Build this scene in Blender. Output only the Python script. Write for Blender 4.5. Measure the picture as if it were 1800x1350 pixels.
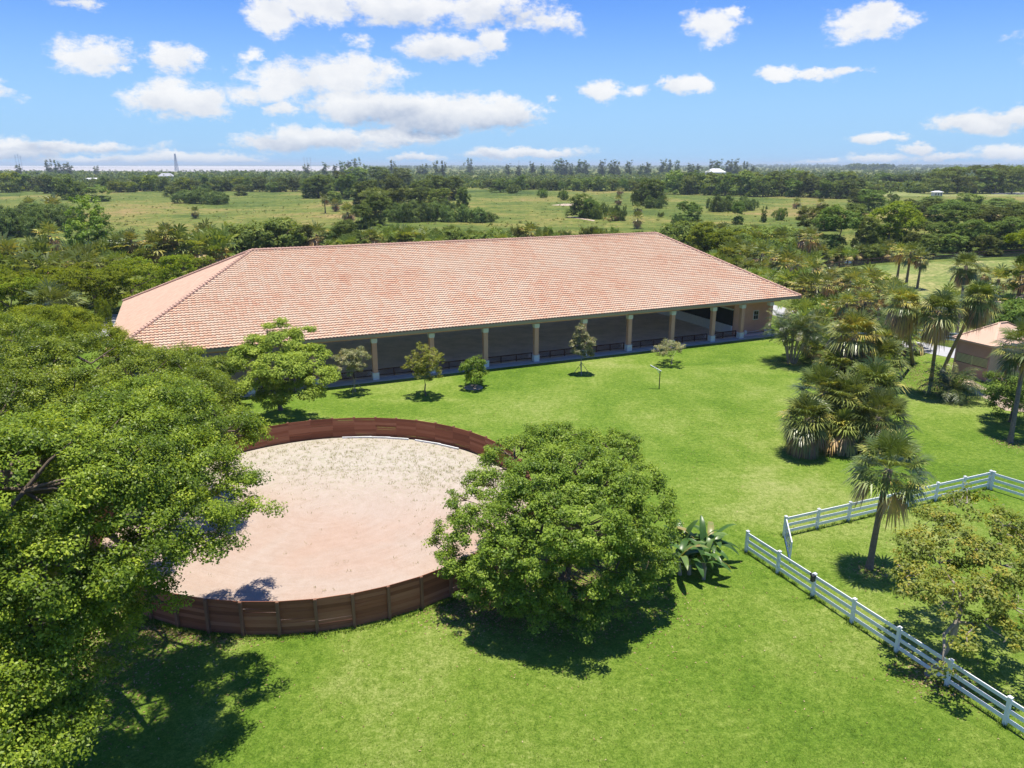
import bpy, math, random
import numpy as np
from mathutils import Vector
R = math.radians
scene = bpy.context.scene
for o in list(bpy.data.objects): bpy.data.objects.remove(o)
COL = scene.collection

# ------------------------------------------------------------------ camera
CAM_H, FPX, HY = 22.0, 1300.0, 289.0          # drone height (m), focal length and horizon row of an 1800x1350 frame
PITCH = math.atan((675 - HY) / FPX)
cam = bpy.data.cameras.new("camera"); cam_o = bpy.data.objects.new("camera", cam); COL.objects.link(cam_o)
cam_o.location = (0, 0, CAM_H); cam_o.rotation_euler = (math.pi / 2 - PITCH, 0, 0)
cam.sensor_width = 36; cam.lens = 36 * FPX / 1800; cam.clip_start = 0.5; cam.clip_end = 90000
scene.camera = cam_o

# ------------------------------------------------------------------ exposure
vs = scene.view_settings
vs.view_transform = 'Standard'; vs.look = 'None'; vs.gamma = 1.0; vs.exposure = 0.55
cy = scene.cycles
cy.max_bounces = 6; cy.diffuse_bounces = 4; cy.glossy_bounces = 2; cy.transmission_bounces = 4; cy.transparent_max_bounces = 6
cy.caustics_reflective = False; cy.caustics_refractive = False

# ------------------------------------------------------------------ sun
SUN = Vector((0.03, 0.10, 1.0)).normalized()
sl = bpy.data.lights.new("sun", 'SUN'); sl.energy = 4.8; sl.angle = R(0.5); sl.color = (1.0, 0.94, 0.83)
so = bpy.data.objects.new("sun", sl); COL.objects.link(so)
so.rotation_euler = SUN.to_track_quat('Z', 'Y').to_euler(); so.location = (0, 0, 60)

def ray(u, v):
    c, s = math.cos(PITCH), math.sin(PITCH)
    X = (u - 900) / FPX; Z = -(v - 675) / FPX
    return Vector((X, c + Z * s, Z * c - s))
def G(u, v, z=0.0):
    d = ray(u, v); t = (z - CAM_H) / d.z
    return Vector((d.x * t, d.y * t, z))
def P2(p):
    c, s = math.cos(PITCH), math.sin(PITCH); z = p[2] - CAM_H
    d = p[1] * c - z * s; return 900 + FPX * p[0] / d, 675 - FPX * (p[1] * s + z * c) / d
def HT(u, v, hp):
    """metres of something standing at ground point (u,v) and hp frame pixels tall"""
    b = G(u, v); lo, hi = 0.0, 60.0
    for _ in range(40):
        m = (lo + hi) / 2
        if v - P2((b.x, b.y, m))[1] > hp: hi = m
        else: lo = m
    return lo

# ------------------------------------------------------------------ sky with cumulus
w = bpy.data.worlds.new("World"); scene.world = w; w.use_nodes = True
NT = w.node_tree; NT.nodes.clear()
def nd(nt, t, **k):
    n = nt.nodes.new(t)
    for a, b in k.items(): setattr(n, a, b)
    return n
def math_(nt, op, a, b=None, clamp=False):
    n = nd(nt, 'ShaderNodeMath', operation=op, use_clamp=clamp)
    for i, x in enumerate((a, b)):
        if x is None: continue
        if isinstance(x, (int, float)): n.inputs[i].default_value = x
        else: nt.links.new(x, n.inputs[i])
    return n.outputs[0]
def vmath(nt, op, a, b=None):
    n = nd(nt, 'ShaderNodeVectorMath', operation=op)
    for i, x in enumerate((a, b)):
        if x is None: continue
        if isinstance(x, tuple): n.inputs[i].default_value = x
        else: nt.links.new(x, n.inputs[i])
    return n
sky = nd(NT, 'ShaderNodeTexSky', sky_type='NISHITA'); sky.sun_disc = False
sky.sun_elevation = math.asin(SUN.z); sky.sun_rotation = math.atan2(SUN.x, SUN.y)
sky.air_density = 1.0; sky.dust_density = 0.15; sky.ozone_density = 2.2; sky.altitude = 0
hs = nd(NT, 'ShaderNodeHueSaturation'); hs.inputs['Saturation'].default_value = 1.30; hs.inputs['Value'].default_value = 1.0
NT.links.new(sky.outputs[0], hs.inputs['Color'])
bg1 = nd(NT, 'ShaderNodeBackground'); skm = nd(NT, 'ShaderNodeMix', data_type='RGBA', blend_type='MULTIPLY'); skm.inputs['Factor'].default_value = 1; NT.links.new(hs.outputs[0], skm.inputs['A']); skm.inputs['B'].default_value = (0.62, 0.74, 1.12, 1)
hz_el = nd(NT, 'ShaderNodeMapRange', interpolation_type='SMOOTHSTEP'); hz_el.inputs[1].default_value = 0.22; hz_el.inputs[2].default_value = 0.0; hz_el.inputs[3].default_value = 0.0; hz_el.inputs[4].default_value = 0.85
hzm = nd(NT, 'ShaderNodeMix', data_type='RGBA'); NT.links.new(hz_el.outputs[0], hzm.inputs['Factor']); NT.links.new(skm.outputs['Result'], hzm.inputs['A']); hzm.inputs['B'].default_value = (2.4, 4.5, 7.0, 1)
NT.links.new(hzm.outputs['Result'], bg1.inputs[0]); bg1.inputs[1].default_value = 0.098
tc = nd(NT, 'ShaderNodeTexCoord'); sp = nd(NT, 'ShaderNodeSeparateXYZ'); NT.links.new(tc.outputs['Generated'], sp.inputs[0])
az = math_(NT, 'ARCTAN2', sp.outputs[0], sp.outputs[1]); el = math_(NT, 'ARCSINE', sp.outputs[2])
NT.links.new(el, hz_el.inputs[0])
cb = nd(NT, 'ShaderNodeCombineXYZ'); NT.links.new(az, cb.inputs[0]); NT.links.new(math_(NT, 'MULTIPLY', el, 1.6), cb.inputs[1])
def noise(nt, vec, scale, detail=6, rough=0.6, dist=0.0):
    n = nd(nt, 'ShaderNodeTexNoise'); n.inputs['Scale'].default_value = scale; n.inputs['Detail'].default_value = detail
    n.inputs['Roughness'].default_value = rough; n.inputs['Distortion'].default_value = dist
    nt.links.new(vec, n.inputs['Vector']); return n
n1 = noise(NT, cb.outputs[0], 16, 8, 0.68)
wv = vmath(NT, 'MULTIPLY', vmath(NT, 'SUBTRACT', n1.outputs['Color'], (0.5, 0.5, 0.5)).outputs[0], (0.085, 0.034, 0))
cb2 = nd(NT, 'ShaderNodeCombineXYZ'); NT.links.new(az, cb2.inputs[0]); NT.links.new(el, cb2.inputs[1])
PW = vmath(NT, 'ADD', cb2.outputs[0], wv.outputs[0]).outputs[0]
gr = bpy.data.node_groups.new("cloud_blob", 'ShaderNodeTree')
for nm in ('P', 'C', 'S'): gr.interface.new_socket(nm, in_out='INPUT', socket_type='NodeSocketVector')
gr.interface.new_socket('F0', in_out='INPUT', socket_type='NodeSocketFloat'); gr.interface.new_socket('G0', in_out='INPUT', socket_type='NodeSocketFloat')
gr.interface.new_socket('W', in_out='INPUT', socket_type='NodeSocketFloat'); gr.interface.new_socket('K', in_out='INPUT', socket_type='NodeSocketFloat')
gr.interface.new_socket('F', in_out='OUTPUT', socket_type='NodeSocketFloat'); gr.interface.new_socket('G', in_out='OUTPUT', socket_type='NodeSocketFloat')
gi = gr.nodes.new('NodeGroupInput'); go = gr.nodes.new('NodeGroupOutput')
D = vmath(gr, 'MULTIPLY', vmath(gr, 'SUBTRACT', gi.outputs['P'], gi.outputs['C']).outputs[0], gi.outputs['S'])
ln = vmath(gr, 'LENGTH', D.outputs[0]).outputs['Value']
f = math_(gr, 'MULTIPLY', math_(gr, 'SUBTRACT', 1.0, ln), gi.outputs['W'])
fo_ = math_(gr, 'MAXIMUM', f, gi.outputs['F0']); gr.links.new(fo_, go.inputs['F'])
gr.interface.new_socket('Q', in_out='OUTPUT', socket_type='NodeSocketVector')
sy = nd(gr, 'ShaderNodeSeparateXYZ'); gr.links.new(D.outputs[0], sy.inputs[0])
lo = math_(gr, 'MULTIPLY', math_(gr, 'SUBTRACT', 0.20, sy.outputs[1]), gi.outputs['K'])
g2 = math_(gr, 'MULTIPLY', math_(gr, 'MULTIPLY', f, 3.0, True), lo)
go_ = math_(gr, 'MAXIMUM', g2, gi.outputs['G0']); gr.links.new(go_, go.inputs['G'])
# handing P on through F and G makes the clouds evaluate one after another (shader stack)
gr.links.new(vmath(gr, 'ADD', gi.outputs['P'], math_(gr, 'MULTIPLY', math_(gr, 'ADD', fo_, go_), 1e-9)).outputs[0], go.inputs['Q'])
# (u, v, half width, half height, weight, underside grey) read off the photograph's sky and turned into directions
CL = [(480, 25, 60, 38, 1, .1), (560, 8, 110, 34, 1, .2), (700, 12, 170, 40, 1, .5), (850, 15, 150, 45, .8, .55), (970, 38, 75, 30, .8, .3),
 (790, 80, 115, 30, 1, .35), (865, 72, 40, 26, 1, .2), (630, 70, 30, 18, .5, 0), (157, 97, 75, 36, 1, .2), (305, 102, 60, 32, 1, .2), (440, 95, 38, 18, .7, 0),
 (215, 121, 22, 10, .6, 0), (510, 140, 130, 40, .9, .2), (600, 130, 130, 42, .95, .25), (460, 158, 90, 30, .8, .2), (680, 118, 60, 25, .6, 0), (310, 175, 105, 42, 1, .3), (350, 192, 70, 22, .9, .3),
 (640, 185, 150, 42, 1.1, .7), (760, 200, 190, 50, 1.2, .95), (880, 200, 90, 42, 1.1, .9), (495, 190, 35, 20, .8, .2), (560, 243, 150, 28, 1.1, .7), (700, 240, 120, 22, 1.0, .8), (480, 250, 90, 18, .9, .5),
 (930, 268, 150, 15, 1, .7), (740, 277, 60, 10, .9, .5), (120, 257, 170, 12, .8, .6), (20, 262, 90, 24, 1, .8), (330, 278, 150, 16, 1, .5), (150, 280, 120, 9, .8, .7), (420, 283, 60, 9, .8, .9),
 (1258, 42, 62, 42, .8, .1), (1285, 18, 30, 18, .7, 0), (1520, 42, 85, 36, .95, .15), (1550, 15, 50, 20, .9, 0), (1590, 35, 35, 18, .5, 0), (1055, 158, 42, 22, 1, .2), (1115, 160, 40, 14, .6, .1),
 (1205, 152, 58, 22, 1, .25), (1375, 131, 42, 15, .9, .1), (1430, 128, 60, 14, .9, .1), (1490, 120, 55, 11, .7, 0), (1720, 215, 95, 26, 1, .5), (1795, 205, 40, 22, 1, .3),
 (1545, 240, 45, 14, .9, .3), (1615, 262, 38, 14, 1, .3), (1540, 280, 75, 11, 1, .4), (1660, 276, 90, 9, .9, .5), (1775, 268, 60, 18, 1, .4), (1430, 286, 50, 8, .8, .3), (1380, 288, 60, 6, .5, .3),
 (60, -40, 120, 30, .8, .2), (1000, -60, 200, 50, 1, .4), (1900, 80, 90, 40, 1, .3), (-120, 150, 110, 40, 1, .3), (2050, 190, 130, 40, 1, .5), (140, 3, 28, 12, .7, 0), (970, 172, 18, 8, .5, 0), (645, 120, 70, 20, .7, .1)]
rngc = random.Random(5)
for k in range(14):                          # the rest of the sky, behind and above the camera
    a = R(rngc.uniform(42, 318)); e = R(rngc.uniform(2, 60) ** 1.0)
    CL.append((None, a, e, R(rngc.uniform(3, 8)), R(rngc.uniform(1.5, 3.5)), .95, .4))
F0 = G0 = None
for c in CL:
    g = nd(NT, 'ShaderNodeGroup'); g.node_tree = gr
    if c[0] is None:
        a, e, ra, re_, W_, K_ = c[1:]
        if a > math.pi: a -= 2 * math.pi
    else:
        u, v, ru, rv, W_, K_ = c
        d = ray(u, v).normalized(); a = math.atan2(d.x, d.y); e = math.asin(d.z); ra = ru * 0.90 / FPX; re_ = rv * 0.88 / FPX
    NT.links.new(PW, g.inputs['P']); g.inputs['C'].default_value = (a, e, 0); g.inputs['S'].default_value = (1 / ra, 1 / re_, 0)
    g.inputs['W'].default_value = W_; g.inputs['K'].default_value = K_
    if F0 is None: g.inputs['F0'].default_value = -1; g.inputs['G0'].default_value = 0
    else: NT.links.new(F0, g.inputs['F0']); NT.links.new(G0, g.inputs['G0'])
    F0, G0, PW = g.outputs['F'], g.outputs['G'], g.outputs['Q']
n2 = noise(NT, cb.outputs[0], 30, 9, 0.68)
fz = math_(NT, 'ADD', F0, math_(NT, 'MULTIPLY', math_(NT, 'SUBTRACT', n2.outputs['Fac'], 0.5), 1.6))
mr = nd(NT, 'ShaderNodeMapRange', interpolation_type='SMOOTHSTEP'); NT.links.new(fz, mr.inputs[0])
mr.inputs[1].default_value = 0.06; mr.inputs[2].default_value = 0.56; mr.inputs[4].default_value = 0.95
n3 = noise(NT, cb.outputs[0], 17, 6, 0.6)
gq = math_(NT, 'ADD', math_(NT, 'MULTIPLY', G0, math_(NT, 'ADD', math_(NT, 'MULTIPLY', n3.outputs['Fac'], 1.6), 0.1)), math_(NT, 'MULTIPLY', math_(NT, 'SUBTRACT', n3.outputs['Fac'], 0.42), 0.7, True), True)
cm = nd(NT, 'ShaderNodeMix', data_type='RGBA'); NT.links.new(gq, cm.inputs['Factor'])
cm.inputs['A'].default_value = (1, 1, 1, 1); cm.inputs['B'].default_value = (0.30, 0.40, 0.60, 1)
bg2 = nd(NT, 'ShaderNodeBackground'); NT.links.new(cm.outputs['Result'], bg2.inputs[0]); bg2.inputs[1].default_value = 0.68
mx = nd(NT, 'ShaderNodeMixShader'); NT.links.new(mr.outputs[0], mx.inputs[0]); NT.links.new(bg1.outputs[0], mx.inputs[1]); NT.links.new(bg2.outputs[0], mx.inputs[2])
wo = nd(NT, 'ShaderNodeOutputWorld'); NT.links.new(mx.outputs[0], wo.inputs[0])

# ------------------------------------------------------------------ materials
def newmat(name):
    m = bpy.data.materials.new(name); m.use_nodes = True
    nt = m.node_tree; nt.nodes.clear()
    out = nd(nt, 'ShaderNodeOutputMaterial'); b = nd(nt, 'ShaderNodeBsdfPrincipled')
    nt.links.new(b.outputs[0], out.inputs[0]); b.inputs['Specular IOR Level'].default_value = 0.3
    return m, nt, b, out
def ramp(nt, fac, stops):
    r = nd(nt, 'ShaderNodeValToRGB'); e = r.color_ramp.elements
    while len(e) > 1: e.remove(e[-1])
    e[0].position = stops[0][0]; e[0].color = (*stops[0][1], 1)
    for p, c in stops[1:]:
        x = e.new(p); x.color = (*c, 1)
    nt.links.new(fac, r.inputs[0]); return r.outputs[0]
def mixc(nt, fac, a, b, blend='MIX'):
    n = nd(nt, 'ShaderNodeMix', data_type='RGBA', blend_type=blend)
    for s, x in (('Factor', fac), ('A', a), ('B', b)):
        if isinstance(x, (int, float)): n.inputs[s].default_value = x
        elif isinstance(x, tuple): n.inputs[s].default_value = (*x, 1)
        else: nt.links.new(x, n.inputs[s])
    return n.outputs['Result']
def objco(nt): return nd(nt, 'ShaderNodeTexCoord').outputs['Object']
def bump(nt, b, h, strength, dist):
    n = nd(nt, 'ShaderNodeBump'); n.inputs['Strength'].default_value = strength; n.inputs['Distance'].default_value = dist
    nt.links.new(h, n.inputs['Height']); nt.links.new(n.outputs[0], b.inputs['Normal'])
def simple(name, col, rough=0.7, var=0.12, scale=3.0, bs=0.0, metal=0.0, spec=None):
    m, nt, b, _ = newmat(name); co = objco(nt)
    n = noise(nt, co, scale, 6, 0.6); n_ = noise(nt, co, scale * 9, 4, 0.6)
    s = math_(nt, 'ADD', math_(nt, 'MULTIPLY', n.outputs['Fac'], 0.65), math_(nt, 'MULTIPLY', n_.outputs['Fac'], 0.35))
    c = ramp(nt, s, [(0.3, tuple(x * (1 - var) for x in col)), (0.7, tuple(min(1, x * (1 + var)) for x in col))])
    nt.links.new(c, b.inputs['Base Color']); b.inputs['Roughness'].default_value = rough; b.inputs['Metallic'].default_value = metal
    if spec is not None: b.inputs['Specular IOR Level'].default_value = spec
    if bs: bump(nt, b, n_.outputs['Fac'], bs, 0.02)
    return m
def leafmat(name, stops, trans=0.35, gloss=0.35, rough=0.5, tint=0.25):
    """stops: ramp over the per-leaf number rnd"""
    m, nt, b, out = newmat(name)
    at = nd(nt, 'ShaderNodeAttribute'); at.attribute_name = 'rnd'
    c = ramp(nt, at.outputs['Fac'], stops)
    oi = nd(nt, 'ShaderNodeObjectInfo')
    h = nd(nt, 'ShaderNodeHueSaturation')
    nt.links.new(c, h.inputs['Color'])
    nt.links.new(math_(nt, 'ADD', math_(nt, 'MULTIPLY', oi.outputs['Random'], tint * 0.10), 0.5 - tint * 0.05), h.inputs['Hue'])
    nt.links.new(math_(nt, 'ADD', math_(nt, 'MULTIPLY', oi.outputs['Random'], tint * 2.2), 1.0 - tint * 1.1), h.inputs['Value'])
    nt.links.new(h.outputs[0], b.inputs['Base Color'])
    b.inputs['Roughness'].default_value = rough; b.inputs['Specular IOR Level'].default_value = gloss
    tr = nd(nt, 'ShaderNodeBsdfTranslucent')
    yl = mixc(nt, 1.0, h.outputs[0], (1.25, 1.15, 0.45), 'MULTIPLY'); nt.links.new(yl, tr.inputs[0])
    ms = nd(nt, 'ShaderNodeMixShader'); ms.inputs[0].default_value = trans
    nt.links.new(b.outputs[0], ms.inputs[1]); nt.links.new(tr.outputs[0], ms.inputs[2]); nt.links.new(ms.outputs[0], out.inputs[0])
    return m
M = {}
M['bark'] = simple('bark', (0.16, 0.12, 0.09), 0.9, 0.35, 4, 0.6)
M['palebark'] = simple('pale_bark', (0.33, 0.28, 0.22), 0.9, 0.25, 4, 0.5)
M['palmbark'] = simple('palm_bark', (0.20, 0.16, 0.12), 0.95, 0.35, 6, 0.7)
M['white'] = simple('white_vinyl', (0.80, 0.81, 0.82), 0.45, 0.04, 1.5)
M['whitepaint'] = simple('white_stucco', (0.74, 0.74, 0.73), 0.8, 0.06, 2)
M['peach'] = simple('peach_stucco', (0.68, 0.37, 0.26), 0.85, 0.07, 1.2, 0.1)
M['fascia'] = simple('fascia_paint', (0.42, 0.33, 0.20), 0.6, 0.06, 1)
M['mahog'] = simple('mahogany_stain', (0.075, 0.022, 0.014), 0.6, 0.25, 3)
M['concrete'] = simple('concrete', (0.42, 0.40, 0.37), 0.9, 0.1, 0.8, 0.1)
M['paving'] = simple('driveway_concrete', (0.40, 0.40, 0.40), 0.9, 0.12, 0.3, 0.1)
M['glass'] = simple('dark_glass', (0.015, 0.02, 0.022), 0.08, 0.1, 1, 0, 0, 0.6)
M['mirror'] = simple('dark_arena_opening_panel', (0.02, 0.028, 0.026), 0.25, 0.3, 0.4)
M['metal'] = simple('galvanised_metal', (0.45, 0.47, 0.49), 0.4, 0.1, 3, 0, 0.6)
M['darkmetal'] = simple('dark_metal', (0.05, 0.05, 0.055), 0.5, 0.2, 5, 0, 0.3)
M['shedwall'] = simple('mauve_board_siding', (0.46, 0.285, 0.225), 0.8, 0.08, 1.5)
M['shedroof'] = simple('tan_metal_roof', (0.56, 0.38, 0.27), 0.6, 0.07, 0.6)
M['slat'] = simple('pale_yellow_slat', (0.62, 0.58, 0.30), 0.6, 0.08, 2)
M['brownwood'] = simple('brown_wood', (0.12, 0.06, 0.035), 0.8, 0.3, 4, 0.3)
M['water'] = simple('canal_water', (0.02, 0.03, 0.022), 0.08, 0.2, 0.05, 0, 0, 0.5)
M['graysand'] = simple('grey_shell_flat', (0.40, 0.38, 0.37), 0.95, 0.12, 0.003)
M['whitesand'] = simple('white_sand_flat', (0.50, 0.47, 0.44), 0.95, 0.35, 0.004)
M['mulch'] = simple('bare_soil', (0.42, 0.33, 0.24), 0.95, 0.25, 1.5, 0.4)
M['housewall'] = simple('house_wall', (0.62, 0.60, 0.57), 0.8, 0.05, 0.5)
M['greyroof'] = simple('grey_shingle', (0.40, 0.40, 0.42), 0.8, 0.1, 0.5)
M['whiteroof'] = simple('white_roof', (0.85, 0.85, 0.84), 0.5, 0.04, 0.5)
M['ceiling'] = simple('soffit_paint', (0.72, 0.66, 0.58), 0.9, 0.1, 0.5)

G_A = (0.030, 0.075, 0.012); G_B = (0.085, 0.165, 0.022); G_C = (0.20, 0.30, 0.045)
M['ficus'] = leafmat('ficus_leaves', [(0, (0.045, 0.080, 0.009)), (0.4, (0.130, 0.200, 0.016)), (0.8, (0.30, 0.39, 0.032)), (1, (0.50, 0.55, 0.07))], 0.34, 0.22, 0.42, 0.1)
M['bushleaf'] = leafmat('glossy_bush_leaves', [(0, (0.058, 0.115, 0.012)), (0.4, (0.165, 0.275, 0.028)), (0.85, (0.34, 0.47, 0.055)), (1, (0.50, 0.60, 0.13))], 0.36, 0.22, 0.45, 0.1)
M['brightleaf'] = leafmat('bright_feathery_leaves', [(0, (0.13, 0.20, 0.03)), (0.5, (0.30, 0.40, 0.055)), (1, (0.50, 0.58, 0.11))], 0.36, 0.12, 0.55, 0.1)
M['sparse'] = leafmat('olive_yellow_leaves', [(0, (0.092, 0.132, 0.018)), (0.45, (0.196, 0.242, 0.036)), (0.8, (0.368, 0.363, 0.054)), (1, (0.483, 0.330, 0.072))], 0.4, 0.3, 0.5, 0.1)
M['silver'] = leafmat('silvery_leaves', [(0, (0.138, 0.165, 0.060)), (0.6, (0.322, 0.341, 0.160)), (1, (0.575, 0.484, 0.270))], 0.35, 0.3, 0.5, 0.1)
M['yelgreen'] = leafmat('yellow_green_leaves', [(0, (0.143, 0.168, 0.027)), (0.6, (0.297, 0.326, 0.045)), (1, (0.484, 0.441, 0.099))], 0.4, 0.3, 0.5, 0.1)
M['oak'] = leafmat('dark_oak_leaves', [(0, (0.055, 0.092, 0.018)), (0.6, (0.13, 0.185, 0.034)), (1, (0.24, 0.29, 0.055))], 0.36, 0.12, 0.6, 0.38)
M['olive'] = leafmat('olive_shrub_leaves', [(0, (0.085, 0.125, 0.028)), (0.6, (0.185, 0.245, 0.05)), (1, (0.33, 0.37, 0.09))], 0.36, 0.12, 0.6, 0.36)
M['lime'] = leafmat('lime_green_leaves', [(0, (0.080, 0.125, 0.008)), (0.6, (0.215, 0.275, 0.018)), (1, (0.38, 0.41, 0.035))], 0.42, 0.12, 0.6, 0.2)
M['pale'] = leafmat('pale_green_shrub_leaves', [(0, (0.075, 0.125, 0.035)), (0.6, (0.16, 0.235, 0.065)), (1, (0.29, 0.37, 0.12))], 0.35, 0.12, 0.6, 0.2)
M['wispy'] = leafmat('grey_green_needles', [(0, (0.085, 0.105, 0.055)), (0.6, (0.16, 0.19, 0.09)), (1, (0.26, 0.27, 0.15))], 0.35, 0.12, 0.7, 0.3)
PALMST = [(0, (0.05, 0.08, 0.018)), (0.3, (0.13, 0.175, 0.035)), (0.5, (0.28, 0.32, 0.08)), (0.62, (0.46, 0.42, 0.09)), (0.80, (0.60, 0.40, 0.10)), (0.92, (0.50, 0.30, 0.14)), (1, (0.22, 0.14, 0.08))]
M['palm'] = leafmat('fan_palm_fronds', PALMST, 0.22, 0.55, 0.36, 0.14)
M['palmetto'] = leafmat('palmetto_fronds', [(0, (0.085, 0.130, 0.022)), (0.4, (0.20, 0.27, 0.05)), (0.62, (0.34, 0.38, 0.09)), (0.8, (0.58, 0.50, 0.16)), (1, (0.48, 0.30, 0.14))], 0.3, 0.3, 0.45, 0.24)
M['areca'] = leafmat('feather_palm_fronds', [(0, (0.03, 0.06, 0.018)), (0.5, (0.08, 0.13, 0.03)), (0.8, (0.22, 0.26, 0.06)), (1, (0.38, 0.34, 0.12))], 0.32, 0.45, 0.4, 0.1)
M['banana'] = leafmat('banana_leaves', [(0, (0.04, 0.10, 0.02)), (0.6, (0.10, 0.20, 0.04)), (0.85, (0.22, 0.32, 0.08)), (1, (0.40, 0.32, 0.12))], 0.4, 0.5, 0.35, 0.1)
M['tuft'] = leafmat('grass_blades', [(0, (0.05, 0.11, 0.015)), (0.6, (0.13, 0.22, 0.03)), (1, (0.28, 0.33, 0.08))], 0.4, 0.2, 0.6, 0.1)
M['weed'] = leafmat('dry_weed_blades', [(0, (0.20, 0.22, 0.07)), (0.6, (0.34, 0.34, 0.15)), (1, (0.46, 0.42, 0.25))], 0.4, 0.2, 0.6, 0.1)

# lawn
m, nt, b, _ = newmat('mown_lawn'); co = objco(nt)
nA = noise(nt, co, 0.07, 5, 0.55, 0.6); nB = noise(nt, co, 0.42, 5, 0.6); nC = noise(nt, co, 2.6, 6, 0.75); nD = noise(nt, co, 11, 5, 0.8)
s = math_(nt, 'ADD', math_(nt, 'ADD', math_(nt, 'MULTIPLY', nA.outputs['Fac'], 0.40), math_(nt, 'MULTIPLY', nB.outputs['Fac'], 0.18)),
          math_(nt, 'ADD', math_(nt, 'MULTIPLY', nC.outputs['Fac'], 0.20), math_(nt, 'MULTIPLY', nD.outputs['Fac'], 0.22)))
c = ramp(nt, s, [(0.37, (0.066, 0.132, 0.012)), (0.45, (0.110, 0.192, 0.018)), (0.515, (0.160, 0.235, 0.032)), (0.58, (0.240, 0.290, 0.070)), (0.65, (0.31, 0.32, 0.12))])
fine = ramp(nt, math_(nt, 'ADD', math_(nt, 'MULTIPLY', nC.outputs['Fac'], 0.4), math_(nt, 'MULTIPLY', nD.outputs['Fac'], 0.6)), [(0.36, (0.60, 0.65, 0.58)), (0.5, (0.98, 0.98, 0.98)), (0.64, (1.38, 1.30, 1.5))])
c = mixc(nt, 1.0, c, fine, 'MULTIPLY')
nt.links.new(c, b.inputs['Base Color']); b.inputs['Roughness'].default_value = 0.9; b.inputs['Specular IOR Level'].default_value = 0.1
bump(nt, b, math_(nt, 'ADD', nD.outputs['Fac'], math_(nt, 'MULTIPLY', nC.outputs['Fac'], 0.6)), 0.75, 0.09); M['lawn'] = m
# meadow
m, nt, b, _ = newmat('rough_meadow'); co = objco(nt)
mp = nd(nt, 'ShaderNodeMapping'); nt.links.new(co, mp.inputs[0]); mp.inputs['Scale'].default_value = (1, 1.0, 1)
nA = noise(nt, mp.outputs[0], 0.009, 7, 0.62, 0.8); nB = noise(nt, mp.outputs[0], 0.045, 9, 0.74); nC = noise(nt, co, 0.35, 7, 0.75)
s = math_(nt, 'ADD', math_(nt, 'ADD', math_(nt, 'MULTIPLY', nA.outputs['Fac'], 0.5), math_(nt, 'MULTIPLY', nB.outputs['Fac'], 0.3)), math_(nt, 'MULTIPLY', nC.outputs['Fac'], 0.2))
c = ramp(nt, s, [(0.40, (0.045, 0.075, 0.018)), (0.455, (0.090, 0.128, 0.026)), (0.50, (0.132, 0.162, 0.034)), (0.54, (0.195, 0.190, 0.050)), (0.60, (0.26, 0.195, 0.078))])
nt.links.new(c, b.inputs['Base Color']); nE = noise(nt, co, 0.16, 5, 0.7); fine = ramp(nt, math_(nt, 'ADD', math_(nt, 'MULTIPLY', nC.outputs['Fac'], 0.5), math_(nt, 'MULTIPLY', nE.outputs['Fac'], 0.5)), [(0.38, (0.55, 0.62, 0.55)), (0.5, (0.98, 0.98, 0.98)), (0.62, (1.35, 1.28, 1.3))])
nt.links.new(mixc(nt, 1.0, c, fine, 'MULTIPLY'), b.inputs['Base Color']); b.inputs['Roughness'].default_value = 0.95; b.inputs['Specular IOR Level'].default_value = 0.08
bump(nt, b, nC.outputs['Fac'], 0.6, 0.6); M['meadow'] = m
# field at right, mown pale grass
m, nt, b, _ = newmat('pale_pasture'); co = objco(nt)
nA = noise(nt, co, 0.05, 7, 0.7, 0.5); nC = noise(nt, co, 0.9, 6, 0.75)
s = math_(nt, 'ADD', math_(nt, 'MULTIPLY', nA.outputs['Fac'], 0.7), math_(nt, 'MULTIPLY', nC.outputs['Fac'], 0.3))
c = ramp(nt, s, [(0.38, (0.105, 0.165, 0.030)), (0.48, (0.175, 0.215, 0.045)), (0.58, (0.30, 0.28, 0.10))])
fine = ramp(nt, nC.outputs['Fac'], [(0.36, (0.55, 0.6, 0.5)), (0.5, (0.98, 0.98, 0.98)), (0.64, (1.45, 1.35, 1.6))])
nt.links.new(mixc(nt, 1.0, c, fine, 'MULTIPLY'), b.inputs['Base Color']); b.inputs['Roughness'].default_value = 0.95; M['pasture'] = m
# pen sand: radial from the pen's middle, paler and weedy towards the building
PC = Vector((-12.19, 44.53)); PR = 13.48
m, nt, b, _ = newmat('round_pen_sand'); co = objco(nt)
sx = nd(nt, 'ShaderNodeSeparateXYZ'); nt.links.new(co, sx.inputs[0])
rad = vmath(nt, 'LENGTH', co).outputs['Value']
nA = noise(nt, co, 0.16, 5, 0.55, 0.5); nB = noise(nt, co, 1.4, 6, 0.65, 0.4); nC = noise(nt, co, 14, 4, 0.7)
crad = nd(nt, 'ShaderNodeCombineXYZ'); nt.links.new(math_(nt, 'MULTIPLY', rad, 3.2), crad.inputs[0])
nt.links.new(math_(nt, 'MULTIPLY', math_(nt, 'ARCTAN2', sx.outputs[1], sx.outputs[0]), 0.6), crad.inputs[1])
nR = noise(nt, crad.outputs[0], 1.2, 4, 0.6)
s = math_(nt, 'ADD', math_(nt, 'MULTIPLY', nB.outputs['Fac'], 0.35), math_(nt, 'ADD', math_(nt, 'MULTIPLY', nR.outputs['Fac'], 0.22), math_(nt, 'MULTIPLY', nC.outputs['Fac'], 0.43)))
c1 = ramp(nt, s, [(0.33, (0.36, 0.27, 0.205)), (0.5, (0.42, 0.33, 0.265)), (0.66, (0.47, 0.385, 0.32))])
pk = ramp(nt, nA.outputs['Fac'], [(0.4, (1, 1, 1)), (0.62, (1.0, 0.91, 0.86))]); c1 = mixc(nt, 1.0, c1, pk, 'MULTIPLY')
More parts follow.
